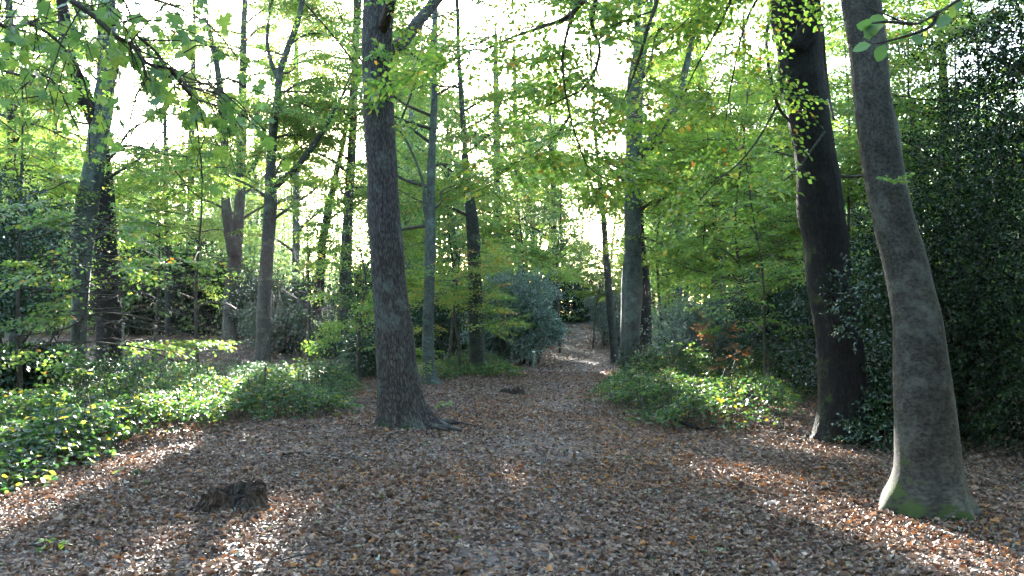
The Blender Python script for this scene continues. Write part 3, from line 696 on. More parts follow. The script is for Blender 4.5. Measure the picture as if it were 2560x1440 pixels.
# 3 dark oak behind it
dark, dark_f = tree("dark_oak_tree", "black-barked thick oak standing just behind the leaning beech", "tree", None,
    [(0, 1917, 2046), (50, 1928, 2048), (100, 1940, 2051), (150, 1946, 2052), (190, 1949, 2056), (300, 1972, 2072), (350, 1982, 2082), (400, 1991, 2090), (450, 1994, 2100), (500, 1996, 2106), (560, 2001, 2114), (600, 2011, 2119), (660, 2015, 2122), (720, 2020, 2128), (800, 2034, 2147), (850, 2041, 2154), (900, 2044, 2159), (1000, 2047, 2165), (1040, 2043, 2168), (1080, 2034, 2172), (1100, 2026, 2174), (1115, 2020, 2178)],
    10.9, 15, 'dark_bark', n=56, flare=[(185, .2, .12, .3), (-60, .15, .12, .35), (-130, .14, .12, .25), (20, .3, .2, .5)],
    bumps=[(w(1950, 208, 10.9)[2], 185, .16, .12, .35), (w(2110, 440, 10.9)[2], 0, .1, .1, .3), (w(1992, 510, 10.9)[2], 180, .08, .25, .4), (w(2110, 590, 10.9)[2], 0, .06, .15, .4)], rough=.02, seed=5, top_r=.45,
    crown=[dict(z0=7.5, z1=14, nl=9, L=3.8, leaf=.085, spray=.8)],
    limbs=[dict(p=[(1990, 120, -.3), (2022, 70, -.35), (2030, 20, -.4), (2040, -60, -.5)], w=[46, 44, 40, 30], leaf=0),
           dict(p=[(1965, 60, -.3), (1922, 60, -.5), (1919, 150, -.6), (1944, 262, -.6), (1976, 305, -.35)], w=[12, 9, 8, 8, 6], leaf=0, m='twig'),
           dict(p=[(1944, 262, -.6), (1900, 340, -.8), (1850, 405, -1.0), (1790, 455, -1.2), (1750, 500, -1.3)], w=[6, 5, 4, 3, 3], st=.2, sub=.7, m='twig'),
           dict(p=[(2062, 330, -.35), (2040, 360, -.5), (2000, 415, -.7), (1960, 452, -.9)], w=[7, 6, 5, 3], leaf=0, m='grey_bark'),
           dict(p=[(2090, 440, 0), (2130, 441, .1), (2175, 437, .3)], w=[9, 7, 5], leaf=0, m='twig'),
           dict(p=[(2055, 60, .2), (2062, 150, .4), (2072, 240, .4), (2085, 300, .1)], w=[9, 8, 8, 6], leaf=0, m='twig')])
# 4.. trees standing further back
C = lambda z0, z1, n, L, **k: dict(z0=z0, z1=z1, nl=n, L=L, **k)
tree("beech_tree", "pale beech leaning right at the left edge, forked above the dark holly", "tree", None,
     [(285, 226, 281), (350, 219, 268), (400, 213, 261), (450, 203, 252), (500, 192, 246), (580, 180, 236), (650, 183, 228), (720, 184, 222), (800, 180, 216), (880, 176, 212), (960, 170, 212)],
     20, 8.5, 'pale_bark', crown=[C(4.5, 8, 5, 2.5)], n=32, rough=.03, top_r=.5,
     limbs=[dict(p=[(246, 330), (222, 265, -.2), (195, 205, -.4), (168, 130, -.6), (160, 40, -.8), (140, -90, -1)], w=[34, 36, 36, 34, 28, 20], m='dark_bark'),
            dict(p=[(255, 295), (262, 230, .1), (262, 160, .1), (270, 60, .2), (290, -80, .3)], w=[46, 38, 32, 28, 20])])
tree("dark_oak_tree", "stout dark trunk close behind the pale leaning beech on the left", "tree", None,
     [(380, 246, 274), (420, 246, 279), (450, 248, 283), (500, 243, 285), (560, 240, 288), (620, 234, 292), (700, 229, 298), (760, 232, 300), (800, 244, 301), (860, 242, 300), (915, 236, 304)],
     26, 15, 'dark_bark', crown=[C(5, 15, 9, 3.6, leaf=.1, dens=.8)], n=28, rough=.04, top_r=.4)
tree("ash_tree", "pale twin-stemmed tree in the wood left of the big oak", "tree", None,
     [(240, 595.9, 616.1), (300, 592.8, 617.2), (400, 589.9, 615.1), (480, 588.0, 614.0), (560, 581.3, 608.7), (640, 572.2, 603.8), (720, 563.0, 599.0), (800, 557.3, 594.7), (850, 554.4, 597.6)],
     33, 18, 'grey_bark', crown=[C(5, 17, 18, 4, leaf=.09, dens=1.2)], n=24, rough=.03, top_r=.3,
     limbs=[dict(p=[(585, 640, -.2), (570, 560, -.4), (562, 450, -.5), (560, 330, -.6), (545, 180, -.8), (520, 60, -1)], w=[30, 26, 22, 20, 16, 10]),
            dict(p=[(604, 480), (622, 440, .2), (645, 390, .4), (662, 330, .5)], w=[14, 13, 11, 8])])
tree("forked_tree", "slim grey tree with one long straight limb angling up to the right", "tree", None,
     [(60, 735, 750), (120, 712, 728), (180, 690, 708), (250, 684, 702), (320, 672, 694), (400, 666, 690), (460, 662, 693), (520, 659, 692), (600, 655, 686), (700, 648, 680), (800, 642, 676), (870, 638, 674), (908, 634, 678)],
     27, 14, 'grey_bark', crown=[C(4.6, 14, 18, 3.2, leaf=.075, dens=1.4)], n=24, rough=.03, top_r=.4,
     limbs=[dict(p=[(680, 472), (700, 455, -.2), (735, 425, -.4), (775, 375, -.6), (812, 318, -.8), (850, 250, -1)], w=[22, 18, 16, 14, 12, 7], st=.9),
            dict(p=[(696, 200), (676, 150, .2), (668, 100, .3), (675, 20, .4)], w=[12, 10, 9, 6], st=.7)])
tree("birch_tree", "dark thin trunk leaning right between the forked tree and the big oak", "tree", None,
     [(330, 856, 868), (370, 849, 862), (450, 828, 845), (520, 812, 832), (600, 796, 816), (680, 790, 812), (760, 784, 808), (850, 772, 798), (915, 762, 792)],
     31, 13, 'dark_bark', crown=[C(5, 13, 12, 2.8, leaf=.08, dens=1.2)], n=20, rough=.04, top_r=.4)
tree("oak_tree", "tall straight pale brown trunk directly left of the big oak", "tree", None,
     [(0, 884, 904), (100, 881, 899), (200, 878, 896), (300, 874, 893), (400, 867, 890), (500, 860, 883), (600, 854, 880), (700, 849, 879), (800, 847, 879), (880, 846, 879), (922, 842, 882)],
     29, 17, 'grey_bark', crown=[C(5.5, 16, 18, 3.4, leaf=.08, dens=1.3)], n=24, rough=.02, top_r=.4)
tree("beech_tree", "slender pale green beech just right of the big oak's foot", "tree", None,
     [(100, 1078, 1094), (200, 1078, 1094), (260, 1077, 1094), (350, 1072, 1090), (430, 1066, 1088), (500, 1066, 1088), (560, 1062, 1088), (620, 1062, 1089), (700, 1061, 1087), (760, 1059, 1085), (820, 1056, 1084), (880, 1055, 1086), (920, 1056, 1090), (945, 1057, 1098), (970, 1056, 1108)],
     20, 13, 'pale_bark', crown=[C(3.6, 12, 13, 2.6, leaf=.075, dens=.75, spray=.7)], n=28, rough=.025, flare=[(-20, .4, .12, .3), (-70, .2, .12, .3)], top_r=.4,
     limbs=[dict(p=[(1068, 545), (1062, 520, -.1), (1060, 480, -.2), (1050, 430, -.3), (1020, 360, -.4), (995, 320, -.5)], w=[13, 10, 8, 7, 5, 4], st=.3, sub=1.)])
tree("oak_tree", "straight mossy brown trunk at the bend left of the path", "tree", None,
     [(300, 1150, 1164), (360, 1154, 1168), (430, 1157, 1174), (480, 1160, 1182), (540, 1164, 1194), (600, 1168, 1200), (680, 1170, 1203), (760, 1171, 1207), (840, 1173, 1210), (900, 1174, 1214), (940, 1172, 1222)],
     24, 13, 'grey_bark', crown=[C(4, 12, 12, 3.2, leaf=.085, dens=.8)], n=28, rough=.03, flare=[(-30, .2, .12, .3), (200, .15, .12, .3)], top_r=.4,
     limbs=[dict(p=[(1166, 490), (1152, 470, -.2), (1140, 470, -.3)], w=[12, 9, 6], leaf=0)])
tree("birch_tree", "leaning spotted trunk on the far right side of the path bend", "tree", None,
     [(420, 1490, 1500), (500, 1499, 1511), (560, 1503, 1517), (640, 1507, 1523), (700, 1511, 1529), (780, 1517, 1537), (840, 1523, 1543), (880, 1526, 1548), (905, 1526, 1552)],
     29, 12, 'grey_bark', crown=[C(6, 12, 7, 2.6, leaf=.1, dens=.6)], n=22, rough=.04, top_r=.4)
tree("beech_tree", "tall blue-grey beech where the path bends, with a limb rising right", "tree", None,
     [(130, 1582, 1602), (190, 1570, 1606), (250, 1565, 1608), (330, 1564, 1606), (400, 1564, 1606), (480, 1562, 1602), (550, 1561, 1602), (620, 1562, 1603), (680, 1556, 1605), (740, 1553, 1606), (800, 1552, 1602), (860, 1550, 1599), (910, 1549, 1598), (955, 1544, 1604)],
     22, 14, 'pale_bark', crown=[C(4.2, 13, 14, 3.2, leaf=.08, dens=.9, spray=.75)], n=36, rough=.03, flare=[(-40, .15, .15, .3)], top_r=.4, leafm='fresh_leaf',
     limbs=[dict(p=[(1600, 395), (1625, 355, -.1), (1655, 315, -.2), (1690, 262, -.3), (1712, 180, -.4), (1740, 60, -.6)], w=[28, 24, 22, 20, 17, 12]),
            dict(p=[(1592, 215), (1604, 150, .1), (1612, 80, .2), (1625, 0, .3)], w=[30, 24, 22, 17]),
            dict(p=[(1590, 590, -.2), (1640, 604, -.6), (1720, 636, -1), (1800, 672, -1.4), (1890, 705, -1.8)], w=[7, 6, 5, 4, 3], st=.25, sub=1.1, m='twig')])
tree("dark_oak_tree", "dark trunk half hidden behind the blue-grey beech at the bend", "tree", None,
     [(500, 1596, 1607), (600, 1596, 1611), (680, 1597, 1622), (750, 1598, 1628), (820, 1597, 1630), (885, 1594, 1634)],
     29, 14, 'dark_bark', crown=[C(6, 14, 8, 3.4, leaf=.1, dens=.8)], n=22, rough=.03, top_r=.4)
tree("oak_tree", "grey trunk in the sunny wood right of the path, above blue holly", "tree", None,
     [(350, 1755, 1773), (450, 1767, 1787), (560, 1775, 1797), (680, 1784, 1810), (780, 1788, 1816), (870, 1784, 1822)],
     28, 15, 'grey_bark', crown=[C(4, 14, 14, 3.6, leaf=.085, dens=.9)], n=22, rough=.03, top_r=.4, leafm='fresh_leaf',
     limbs=[dict(p=[(1786, 500), (1760, 420, .3), (1735, 350, .5), (1715, 260, .6)], w=[16, 13, 11, 7]), dict(p=[(1782, 470), (1815, 380, .3), (1830, 300, .5)], w=[13, 10, 7])])
tree("crooked_tree", "crooked dark tree in the wood left of the black-barked oak", "tree", None,
     [(480, 1968, 1984), (560, 1952, 1970), (640, 1938, 1956), (720, 1930, 1950), (800, 1928, 1950), (870, 1924, 1954)],
     30, 13, 'dark_bark', crown=[C(4.5, 13, 11, 3.2, leaf=.09, dens=.9)], n=20, rough=.04, top_r=.4, leafm='fresh_leaf',
     limbs=[dict(p=[(1948, 640), (1920, 590, .2), (1900, 530, .4), (1880, 450, .6)], w=[12, 10, 8, 5])])
tree("beech_tree", "pale trunk partly hidden just left of the black-barked oak", "tree", None,
     [(420, 1994, 2012), (560, 1992, 2014), (640, 1990, 2014), (720, 1990, 2014), (800, 1988, 2014), (880, 1986, 2018)],
     24, 14, 'pale_bark', crown=[C(5, 13, 9, 3.0, leaf=.085, dens=.9)], n=20, rough=.03, top_r=.4, leafm='fresh_leaf',
     limbs=[dict(p=[(2000, 640, -.3), (1985, 632, -.6), (1972, 610, -.8), (1960, 590, -1.)], w=[14, 12, 9, 6], m='dead_wood', leaf=0)])
tree("oak_tree", "sunlit trunk in yellow-green leaves near the left edge", "tree", None,
     [(100, 14, 34), (250, 16, 38), (400, 20, 44), (550, 22, 50), (700, 24, 56), (880, 22, 62)],
     26, 15, 'grey_bark', crown=[C(4, 14, 14, 3.6, leaf=.09, dens=1.)], n=20, rough=.03, top_r=.4, leafm='fresh_leaf')
for i, (px, D, wd, H, lab) in enumerate([
        (1245, 44, .5, 17, "grey far trunk beyond the bend, above the blue-green holly bush"),
        (1300, 50, .42, 18, "hazy far trunk left of the path's vanishing point"),
        (1395, 47, .3, 16, "thin hazy trunk over the dark end of the path"),
        (470, 42, .45, 18, "hazy far trunk under the left-hand patch of open sky"),
        (1010, 40, .4, 17, "far trunk showing between the big oak and the slender beech"),
        (1690, 38, .45, 17, "hazy trunk between the bend beech and the grey trunk"),
        (1850, 42, .4, 17, "far pale trunk in the sunny leaves right of the path"),
        (2370, 18, .3, 12, "dim trunk in the dark holly right of the leaning beech"),
        (130, 36, .5, 17, "hazy trunk behind the pale leaning beech's left fork"),
        (420, 34, .22, 11, "slim stem rising from the brown bank on the left"),
        (740, 40, .4, 17, "hazy trunk in the gap right of the forked tree")]):
    e = wd / D * FPX / 2; ln = rng.uniform(-1, 1) * 22
    g = w(px, 860, D); zb = float(terr(g[0], D)); pyb = float(to_px(np.array([g[0], D, zb]))[1])
    tree("woodland_tree", lab, "tree", "trees standing back in the wood", [(y, px + ln * (pyb - y) / 600 - e * (.55 + .45 * (y - 150) / (pyb - 150)), px + ln * (pyb - y) / 600 + e * (.55 + .45 * (y - 150) / (pyb - 150))) for y in np.linspace(150 if D > 30 else 330, pyb, 7)],
         D, H, ['grey_bark', 'pale_bark', 'grey_bark'][i % 3], crown=[C(4 if i not in (7,) else 3, H - 1, 12, 3.8 if D > 30 else 2.2, leaf=.11, dens=.75)], n=16, rough=.04, top_r=.35, leafm=['beech_leaf', 'fresh_leaf'][i % 2])

# saplings and understory
def sapling(label, px, D, H, L, nl, leafm='beech_leaf', z0=.8, lean=0., leaf=.075, az0=None, azw=math.pi, name="young_beech", dens=1., wd=.05, group="saplings under the tall trees", sub=1.0, elev=(.05, .5), T=None, ds=.55, base=None, droop=.15, rndc=None, tw=True):
    b = gp(px, 900) if base is None else base
    b = np.array([(px - CX) / FPX * D * 1.0, D, 0.]); b[2] = float(terr(b[0], D))
    root = thing(name, label, "sapling", b, group)
    top = b + np.array([lean, 0, H]); mid = (b + top) / 2 + np.array([rng.normal() * .12 * H / 4, 0, 0])
    c = curve([b - [0, 0, .1], b + (mid - b) * .5 + rng.normal(size=3) * .04, mid, (mid + top) / 2 + rng.normal(size=3) * .08, top], 20)
    mb = MB(); mb.tube(c, np.linspace(wd, .012, 20), 8, rough=.03); mb.build("trunk", M['twig'], root)
    f = lambda z: (np.array([np.interp(z, c[:, 2], c[:, 0]), np.interp(z, c[:, 2], c[:, 1]), z]), wd * .5)
    tb, lv = MB(), LV()
    crown_limbs(tb, lv, T or RH, f, b[2] + z0, b[2] + H, nl, L, leaf=leaf, spray=.6, dens=dens * ds, az0=az0, azw=azw, sub=sub, elev=elev, twigs=D < 18, droop=droop, r0=.022, rndc=rndc)
    tb.build("branch", M['twig'], root); lv.build("crown", M[leafm], root)
for a in [
    dict(label="young beech with flat layered sprays in front of the left holly", px=60, D=13.5, H=3.6, L=3.2, nl=9, az0=0, azw=.8, z0=.9, dens=.6, elev=(0., .25), droop=.1, T=OV),
    dict(label="young beech whose low spray reaches across the brown bank", px=205, D=16.5, H=2.6, L=3.3, nl=4, az0=.1, azw=.35, z0=.8, dens=1.3, elev=(.12, .2), droop=.16, T=OV),
    dict(label="leafy sapling spreading over the dark gap beside the forked tree", px=500, D=20, H=5.5, L=2.6, nl=13, z0=1.8, elev=(0., .3), dens=.7),
    dict(label="leafy sapling under the left-hand patch of sky, slim dark stem", px=380, D=24, H=6.5, L=2.4, nl=18, z0=2.2, leafm='fresh_leaf'),
    dict(label="yellow-green sapling at the left edge above the holly", px=40, D=18, H=7.5, L=2.6, nl=18, z0=3.6, leafm='fresh_leaf', dens=.8),
    dict(label="sapling with fine sprays just left of the tall straight trunk", px=760, D=24, H=5, L=2.2, nl=14, z0=1.5),
    dict(label="sapling growing in the holly left of the big oak", px=900, D=20, H=3.2, L=1.3, nl=10, z0=.8, leafm='fresh_leaf'),
    dict(label="sapling with yellowing leaves in front of the mossy brown trunk", px=1150, D=22.5, H=3.4, L=1.5, nl=12, z0=1.2, leafm='fresh_leaf', rndc=.75),
    dict(label="sapling in the gap between the slender beech and the mossy trunk", px=1120, D=27, H=6, L=2.2, nl=16, z0=2.0),
    dict(label="tall thin sapling above the blue-green holly bush", px=1290, D=33, H=7.5, L=2.4, nl=20, z0=2.5, leafm='fresh_leaf', leaf=.09),
    dict(label="tall thin sapling over the dark end of the path", px=1400, D=36, H=8, L=2.6, nl=20, z0=2.8, leafm='fresh_leaf', leaf=.09),
    dict(label="sapling standing left of the spotted leaning trunk", px=1482, D=40, H=7, L=2.4, nl=16, z0=2.5, leaf=.1),
    dict(label="bright sapling right of the blue-grey beech at the bend", px=1670, D=24, H=7, L=2.5, nl=22, z0=2.7, leafm='fresh_leaf'),
    dict(label="bright sapling below the grey trunk right of the path", px=1770, D=22, H=6.5, L=2.6, nl=22, z0=2.4, leafm='fresh_leaf'),
    dict(label="bare-stemmed dark sapling rising out of the right-hand brambles", px=1912, D=15.5, H=4.8, L=1.5, nl=14, z0=1.2, leafm='fresh_leaf', lean=-.35, wd=.03, dens=.45),
    dict(label="leafy sapling in the sun left of the black-barked oak", px=1880, D=20, H=7.5, L=2.6, nl=24, z0=2.2, leafm='fresh_leaf'),
    dict(label="sapling seen between the two big right-hand trunks", px=2120, D=18, H=7.5, L=2.4, nl=22, z0=1.8, leafm='beech_leaf'),
    dict(label="leafy sapling high over the dark holly at the right edge", px=2420, D=15, H=8, L=2.6, nl=22, z0=3.6, leafm='beech_leaf'),
    dict(label="tall leafy sapling right behind the leaning beech", px=2290, D=17, H=8.5, L=2.4, nl=20, z0=3.4, leafm='fresh_leaf'),
]: sapling(**a)
# dead orange sapling
root = thing("dry_sapling", "dead sapling with rusty orange leaves behind the right-hand brambles", "sapling", np.array([w(1800, 925, 16.5)[0], 16.5, float(terr(w(1800, 925, 16.5)[0], 16.5))]))
tb, lv = MB(), LV(); D_ = root.location[1]
for pts in ([(1802, 975), (1800, 930), (1790, 880), (1775, 830), (1762, 800)], [(1792, 890), (1815, 860), (1828, 830)], [(1797, 905), (1830, 890), (1850, 880)]):
    P = pxl(pts, D_); limb(tb, lv, RH, P, .012, .004, sub=.22, step=.16, spray=.28, leaf=.05, start=.3, dens=.35, cull=False, gaps=False, twr=.003)
tb.build("trunk", M['twig'], root); lv.build("crown", M['dry_leaf'], root)

# ------------------------------------------------------------------ hollies
def make_sprig(seed, K=11):
    r = np.random.default_rng(seed); P, D, U = [], [], []
    for i in range(K):
        t = i / (K - 1); a = i * 2.4
        d = nrm(np.array([math.cos(a) * .8, .55 + .4 * t, math.sin(a) * .8]) + r.normal(size=3) * .25)
        P.append([0, t * .8, 0]); D.append(d); U.append(nrm(np.array([0, 0, 1.]) + r.normal(size=3) * .5))
    return np.array(P), frames(np.array(D), np.array(U)), [(np.zeros(3), np.array([0, .8, 0]))]
SPG = [make_sprig(i) for i in range(6)]
HT = T_oval(.27, .09, -.12)
def bush(name, label, blobs, n, leaf=.06, mat='holly_leaf', length=.32, T=None, cat="bush", group=None, stems=5, core=.55, cull=True):
    """blobs: (centre, radii): sprigs fill the outer part of each ellipsoid"""
    b0 = np.array(blobs[0][0], float); base = np.array([b0[0], b0[1], float(terr(b0[0], b0[1]))])
    root = thing(name, label, cat, base, group); lv = LV(); tb = MB()
    vol = np.array([np.prod(b[1]) ** .667 for b in blobs]); cnt = (n * vol / vol.sum()).astype(int)
    for (c, rd), m in zip(blobs, cnt):
        d = nrm(rng.normal(size=(m, 3))); q = core + (1 - core) * rng.random(m) ** .7
        q *= 1 + .28 * np.sin(d[:, 0] * 6 + c[0] * 3) * np.cos(d[:, 2] * 7 + c[1]) + .2 * np.sin(d[:, 0] * 13 + d[:, 1] * 9 + c[2]) * np.sin(d[:, 2] * 15) + .1 * rng.normal(size=m); q *= np.where(rng.random(m) < .05, rng.uniform(1.05, 1.3, m), 1)
        P = np.array(c) + d * q[:, None] * np.array(rd); k = P[:, 2] > terr(P[:, 0], P[:, 1]) + .08; P, d = P[k], d[k]
        if m > 150:
            k = noise2(P[:, 0] + P[:, 2] * .8, P[:, 1] * .8 + P[:, 2], 1.9, 17) + .35 * noise2(P[:, 0] - P[:, 2], P[:, 1] + P[:, 2] * .5, 4.2, 18) > .52 - .25 * rng.random(len(P)); P, d = P[k], d[k]
        dd = nrm(d * np.array([1, 1, .6]) + rng.normal(size=d.shape) * .5 + [0, 0, .1])
        put_sprays(lv, T or RH, P, dd, rng.normal(size=P.shape) * .4 + [0, 0, 1], length * rng.uniform(.55, 1.6, len(P)), leaf, SPG, None, cull=cull, gaps=False)
    for k in range(stems if leaf > .052 else max(0, stems - 3)):
        c, rd = blobs[k % len(blobs)]; c = np.array(c); e = c + np.array([rng.normal() * rd[0] * .4, rng.normal() * rd[1] * .4, rd[2] * .6])
        p0 = base + np.array([rng.normal() * .25, rng.normal() * .25, -.1])
        tb.tube(curve([p0, (p0 + e) / 2 + rng.normal(size=3) * .2, e], 10), np.linspace(.05, .012, 10), 6)
        for q in range(4):
            a = p0 + (e - p0) * rng.uniform(.3, .9); tb.tube([a, a + rng.normal(size=3) * np.array(rd) * .45], [.015, .006], 4)
    tb.build("stem", M['twig'], root); lv.build("foliage", M[mat], root)
def B(px, py, D, rx, ry, rz): return (w(px, py, D), (rx, ry, rz))
GH = "holly and evergreen bushes in the wood"
bush("holly_bush", "rounded blue-green holly bush on the left of the path bend", [B(1300, 815, 28.5, 1.4, 1.3, 1.2), B(1255, 775, 29, 1.0, 1.1, 1.05), B(1350, 845, 28.2, .62, .8, .65), B(1320, 755, 30, .9, 1., .85), B(1230, 830, 28.5, .7, .8, .9)], 6500, .085, 'blue_holly_leaf', group=GH, core=.4)
bush("holly_bush", "dark holly in front of the brown bank's right end, left of the tall straight trunk", [B(700, 800, 29.5, 1.2, 1, 1.4), B(770, 770, 30, 1.1, 1, 1.6), B(640, 760, 33, 1.1, 1, 1.2)], 4200, .085, length=.4, group=GH, core=.35)
bush("holly_bush", "low dark holly between the big oak and the tall straight trunk", [B(905, 890, 22, .5, .6, .6), B(830, 850, 29, .8, .8, 1.0)], 1500, .075, group=GH, core=.35)
bush("holly_bush", "dark holly mass at the left edge behind the layered beech", [B(60, 720, 16, 1.6, 1.5, 1.3), B(-60, 780, 15, 1.8, 1.5, 1.7), B(150, 860, 15.5, 1.0, 1.1, .9), B(20, 930, 14.2, 1.1, 1, .7), B(-150, 600, 16, 2, 1.6, 1.6)], 6500, .07, group=GH)
bush("holly_bush", "low dark holly spilling over the back of the left brambles", [B(150, 950, 14.4, 1.0, .8, .55), B(80, 890, 14.4, 1.0, .8, .8)], 2300, .065, group=GH)
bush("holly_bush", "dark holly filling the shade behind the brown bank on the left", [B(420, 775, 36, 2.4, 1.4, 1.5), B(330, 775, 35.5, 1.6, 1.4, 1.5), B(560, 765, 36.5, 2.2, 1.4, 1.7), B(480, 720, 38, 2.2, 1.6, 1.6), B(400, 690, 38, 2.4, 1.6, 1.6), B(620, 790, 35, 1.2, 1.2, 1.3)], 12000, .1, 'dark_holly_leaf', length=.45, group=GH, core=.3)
bush("holly_bush", "dark holly between the forked tree and the tall straight trunk", [B(740, 800, 33, 1.5, 1.2, 1.8), B(800, 760, 34, 1.2, 1.2, 1.6), B(720, 700, 34, 1.2, 1.2, 1.4)], 3000, .085, length=.4, group=GH)
bush("holly_bush", "dark glossy holly directly left of the big oak's lower trunk", [B(905, 840, 24, .8, .8, 1.1), B(900, 760, 25, .8, .8, 1.1)], 1600, .075, group=GH)
bush("holly_bush", "sunlit holly behind the slender beech and the mossy trunk", [B(1110, 830, 31, 1.2, 1, 1.2), B(1150, 770, 32, 1, 1, 1.3), B(1050, 790, 32, .9, 1, 1.5)], 2600, .085, group=GH)
bush("holly_bush", "dark evergreen closing the far end of the path", [B(1450, 775, 60, 2.4, 1.5, 2.0), B(1410, 740, 61, 1.8, 1.5, 2.0), B(1500, 780, 60, 1.8, 1.3, 1.9)], 5200, .13, length=.55, group=GH)
bush("holly_bush", "dark green bush to the right of the far path end", [B(1535, 830, 42, .8, .9, .8), B(1520, 770, 45, 1.0, 1, 1.2)], 1500, .1, 'blue_holly_leaf', group=GH)
bush("holly_bush", "low holly round the foot of the blue-grey bend beech", [B(1640, 925, 21.5, .9, .7, .5), B(1590, 945, 21.3, .5, .5, .3), B(1700, 905, 22, .9, .8, .55)], 1900, .06, group=GH)
bush("holly_bush", "blue-green bush below the grey trunk right of the path", [B(1760, 870, 21, 1.1, 1, .9), B(1840, 850, 21, 1.1, 1, 1.1), B(1700, 840, 24, 1.0, 1, 1.0)], 3000, .07, 'blue_holly_leaf', group=GH)
bush("holly_bush", "sparkling holly just left of the black-barked oak", [B(1965, 860, 18, .9, .9, 1.1), B(1930, 800, 19, .9, .9, 1.0), B(1985, 780, 19, .7, .8, 1.0)], 2600, .06, group=GH)
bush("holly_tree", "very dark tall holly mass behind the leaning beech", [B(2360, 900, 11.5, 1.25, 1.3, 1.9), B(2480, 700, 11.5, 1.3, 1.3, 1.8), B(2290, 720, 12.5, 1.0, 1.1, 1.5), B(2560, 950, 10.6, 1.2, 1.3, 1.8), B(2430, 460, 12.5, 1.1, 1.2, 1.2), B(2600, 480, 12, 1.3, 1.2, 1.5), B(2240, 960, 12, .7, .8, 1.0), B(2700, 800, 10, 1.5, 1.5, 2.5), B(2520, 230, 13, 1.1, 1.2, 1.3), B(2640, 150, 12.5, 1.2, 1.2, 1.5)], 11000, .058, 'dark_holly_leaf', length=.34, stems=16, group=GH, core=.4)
bush("holly_bush", "low dark holly at the foot of the black-barked oak", [B(2235, 1020, 10.7, .34, .45, .42), B(2185, 1085, 10.35, .3, .3, .18), B(2240, 930, 11, .34, .45, .45)], 900, .05, length=.24, group=GH)
bush("holly_bush", "thin holly sprigs growing up across the black-barked oak", [B(2135, 760, 10.3, .22, .3, .5)], 70, .05, length=.3, group=GH, core=.1, stems=0)
bush("evergreen_bush", "deep green bush behind the two right-hand trunks", [B(2100, 820, 16, .9, .9, 1.2), B(2190, 760, 16, .9, 1, 1.5)], 2400, .065, group=GH)

# ------------------------------------------------------------------ brambles (ground cover)
def bramble(name, label, poly, n, hfun, leaf=(.05, .085), mat='bramble_leaf'):
    q = np.array([gp(*p)[:2] for p in poly]); lo, hi = q.min(0), q.max(0)
    x = rng.uniform(lo[0], hi[0], n * 4); y = rng.uniform(lo[1], hi[1], n * 4); m = inpoly(x, y, q)
    m &= rng.random(len(x)) < .25 + 1.1 * noise2(x, y, 1.3, 21); x, y = x[m][:n], y[m][:n]
    # distance to the front edge makes the patch thin out
    ed = np.full(len(x), 9.)
    for i in range(len(q)):
        a, b = q[i], q[(i + 1) % len(q)]; ab = b - a; t = np.clip(((x - a[0]) * ab[0] + (y - a[1]) * ab[1]) / (ab @ ab), 0, 1)
        ed = np.minimum(ed, np.hypot(x - a[0] - t * ab[0], y - a[1] - t * ab[1]))
    h = hfun(x, y) * (.3 + .7 * sstep(0, .8, ed)) * (.35 + 1.5 * noise2(x, y, 1.0, 5) ** 1.4 + .5 * noise2(x, y, 2.7, 6) ** 2)
    kk = rng.random(len(x)) < sstep(-.15, .5, ed - .5 * noise2(x, y, 1.9, 8)); x, y, h = x[kk], y[kk], h[kk]
    z0 = terr(x, y); top = z0 + h * np.sqrt(rng.uniform(.12, 1, len(x)))
    lv = LV(); sb = MB(); P = np.stack([x, y, top], -1)
    a0 = rng.uniform(0, 6.283, len(x))
    for k in range(3):     # three leaflets on each stalk
        a = a0 + [0, 1.9, -1.9][k]
        d = np.stack([np.cos(a), np.sin(a), rng.normal(size=len(x)) * .3 - .15], -1); up = np.stack([rng.normal(size=len(x)) * .6, rng.normal(size=len(x)) * .6 + .1, np.ones(len(x))], -1)
        sz = rng.uniform(*leaf, len(x)) * (1 if k == 0 else .8) * (1.25 - .25 * sstep(9, 14, y))
        near = P[:, 1] < 15
        for T, mm in ((OV, near), (RH, ~near)):
            lv.put(T, (P + nrm(d) * .012)[mm], frames(d, up)[mm], sz[mm], None, cull=False)
    for i in range(0, len(x), 9):
        sb.tube([[x[i] + rng.normal() * .1, y[i] + rng.normal() * .1, z0[i] - .03], [x[i], y[i], top[i]]], [.004, .0025], 3, cap=False)
    for i in range(0, len(x), 60):   # arching canes
        dx, dy = rng.normal(size=2) * .22
        sb.tube(curve([[x[i], y[i], z0[i] - .03], [x[i] + dx * .4, y[i] + dy * .4, z0[i] + h[i] * 1.25], [x[i] + dx, y[i] + dy, z0[i] + h[i] * .8]], 7), .005, 4, cap=False)
    o = lv.build(name, M[mat], None); tag(o, label, "undergrowth", kind="stuff")
    s = sb.build("bramble_stem", M['twig'], o)
bramble("undergrowth", "sunlit bramble undergrowth between the left holly and the big oak", [(-420, 1320), (-100, 1275), (120, 1235), (230, 1190), (330, 1150), (480, 1110), (560, 1090), (700, 1060), (850, 1060), (935, 1050), (935, 975), (700, 985), (450, 1010), (250, 1020), (-420, 1040)], 15000, lambda x, y: .26 + .025 * (y - 8))
M['ivy_leaf'] = leaf_mat('ivy_leaf', [(0, (.014, .04, .022)), (.6, (.026, .066, .034)), (.93, (.05, .1, .04)), (1, (.17, .11, .04))], tr=(1.7, 1.9, 1.), mix=.3, rough=.46, spec=.38)
bramble("undergrowth", "finer dark undergrowth at the foot of the brown bank, left of the big oak", [(-420, 1060), (250, 1035), (450, 1025), (700, 1000), (940, 990), (940, 945), (850, 932), (600, 925), (380, 930), (100, 950), (-420, 980)], 17000, lambda x, y: .5 - .018 * np.clip(y - 13, 0, 14), leaf=(.04, .07), mat='ivy_leaf')
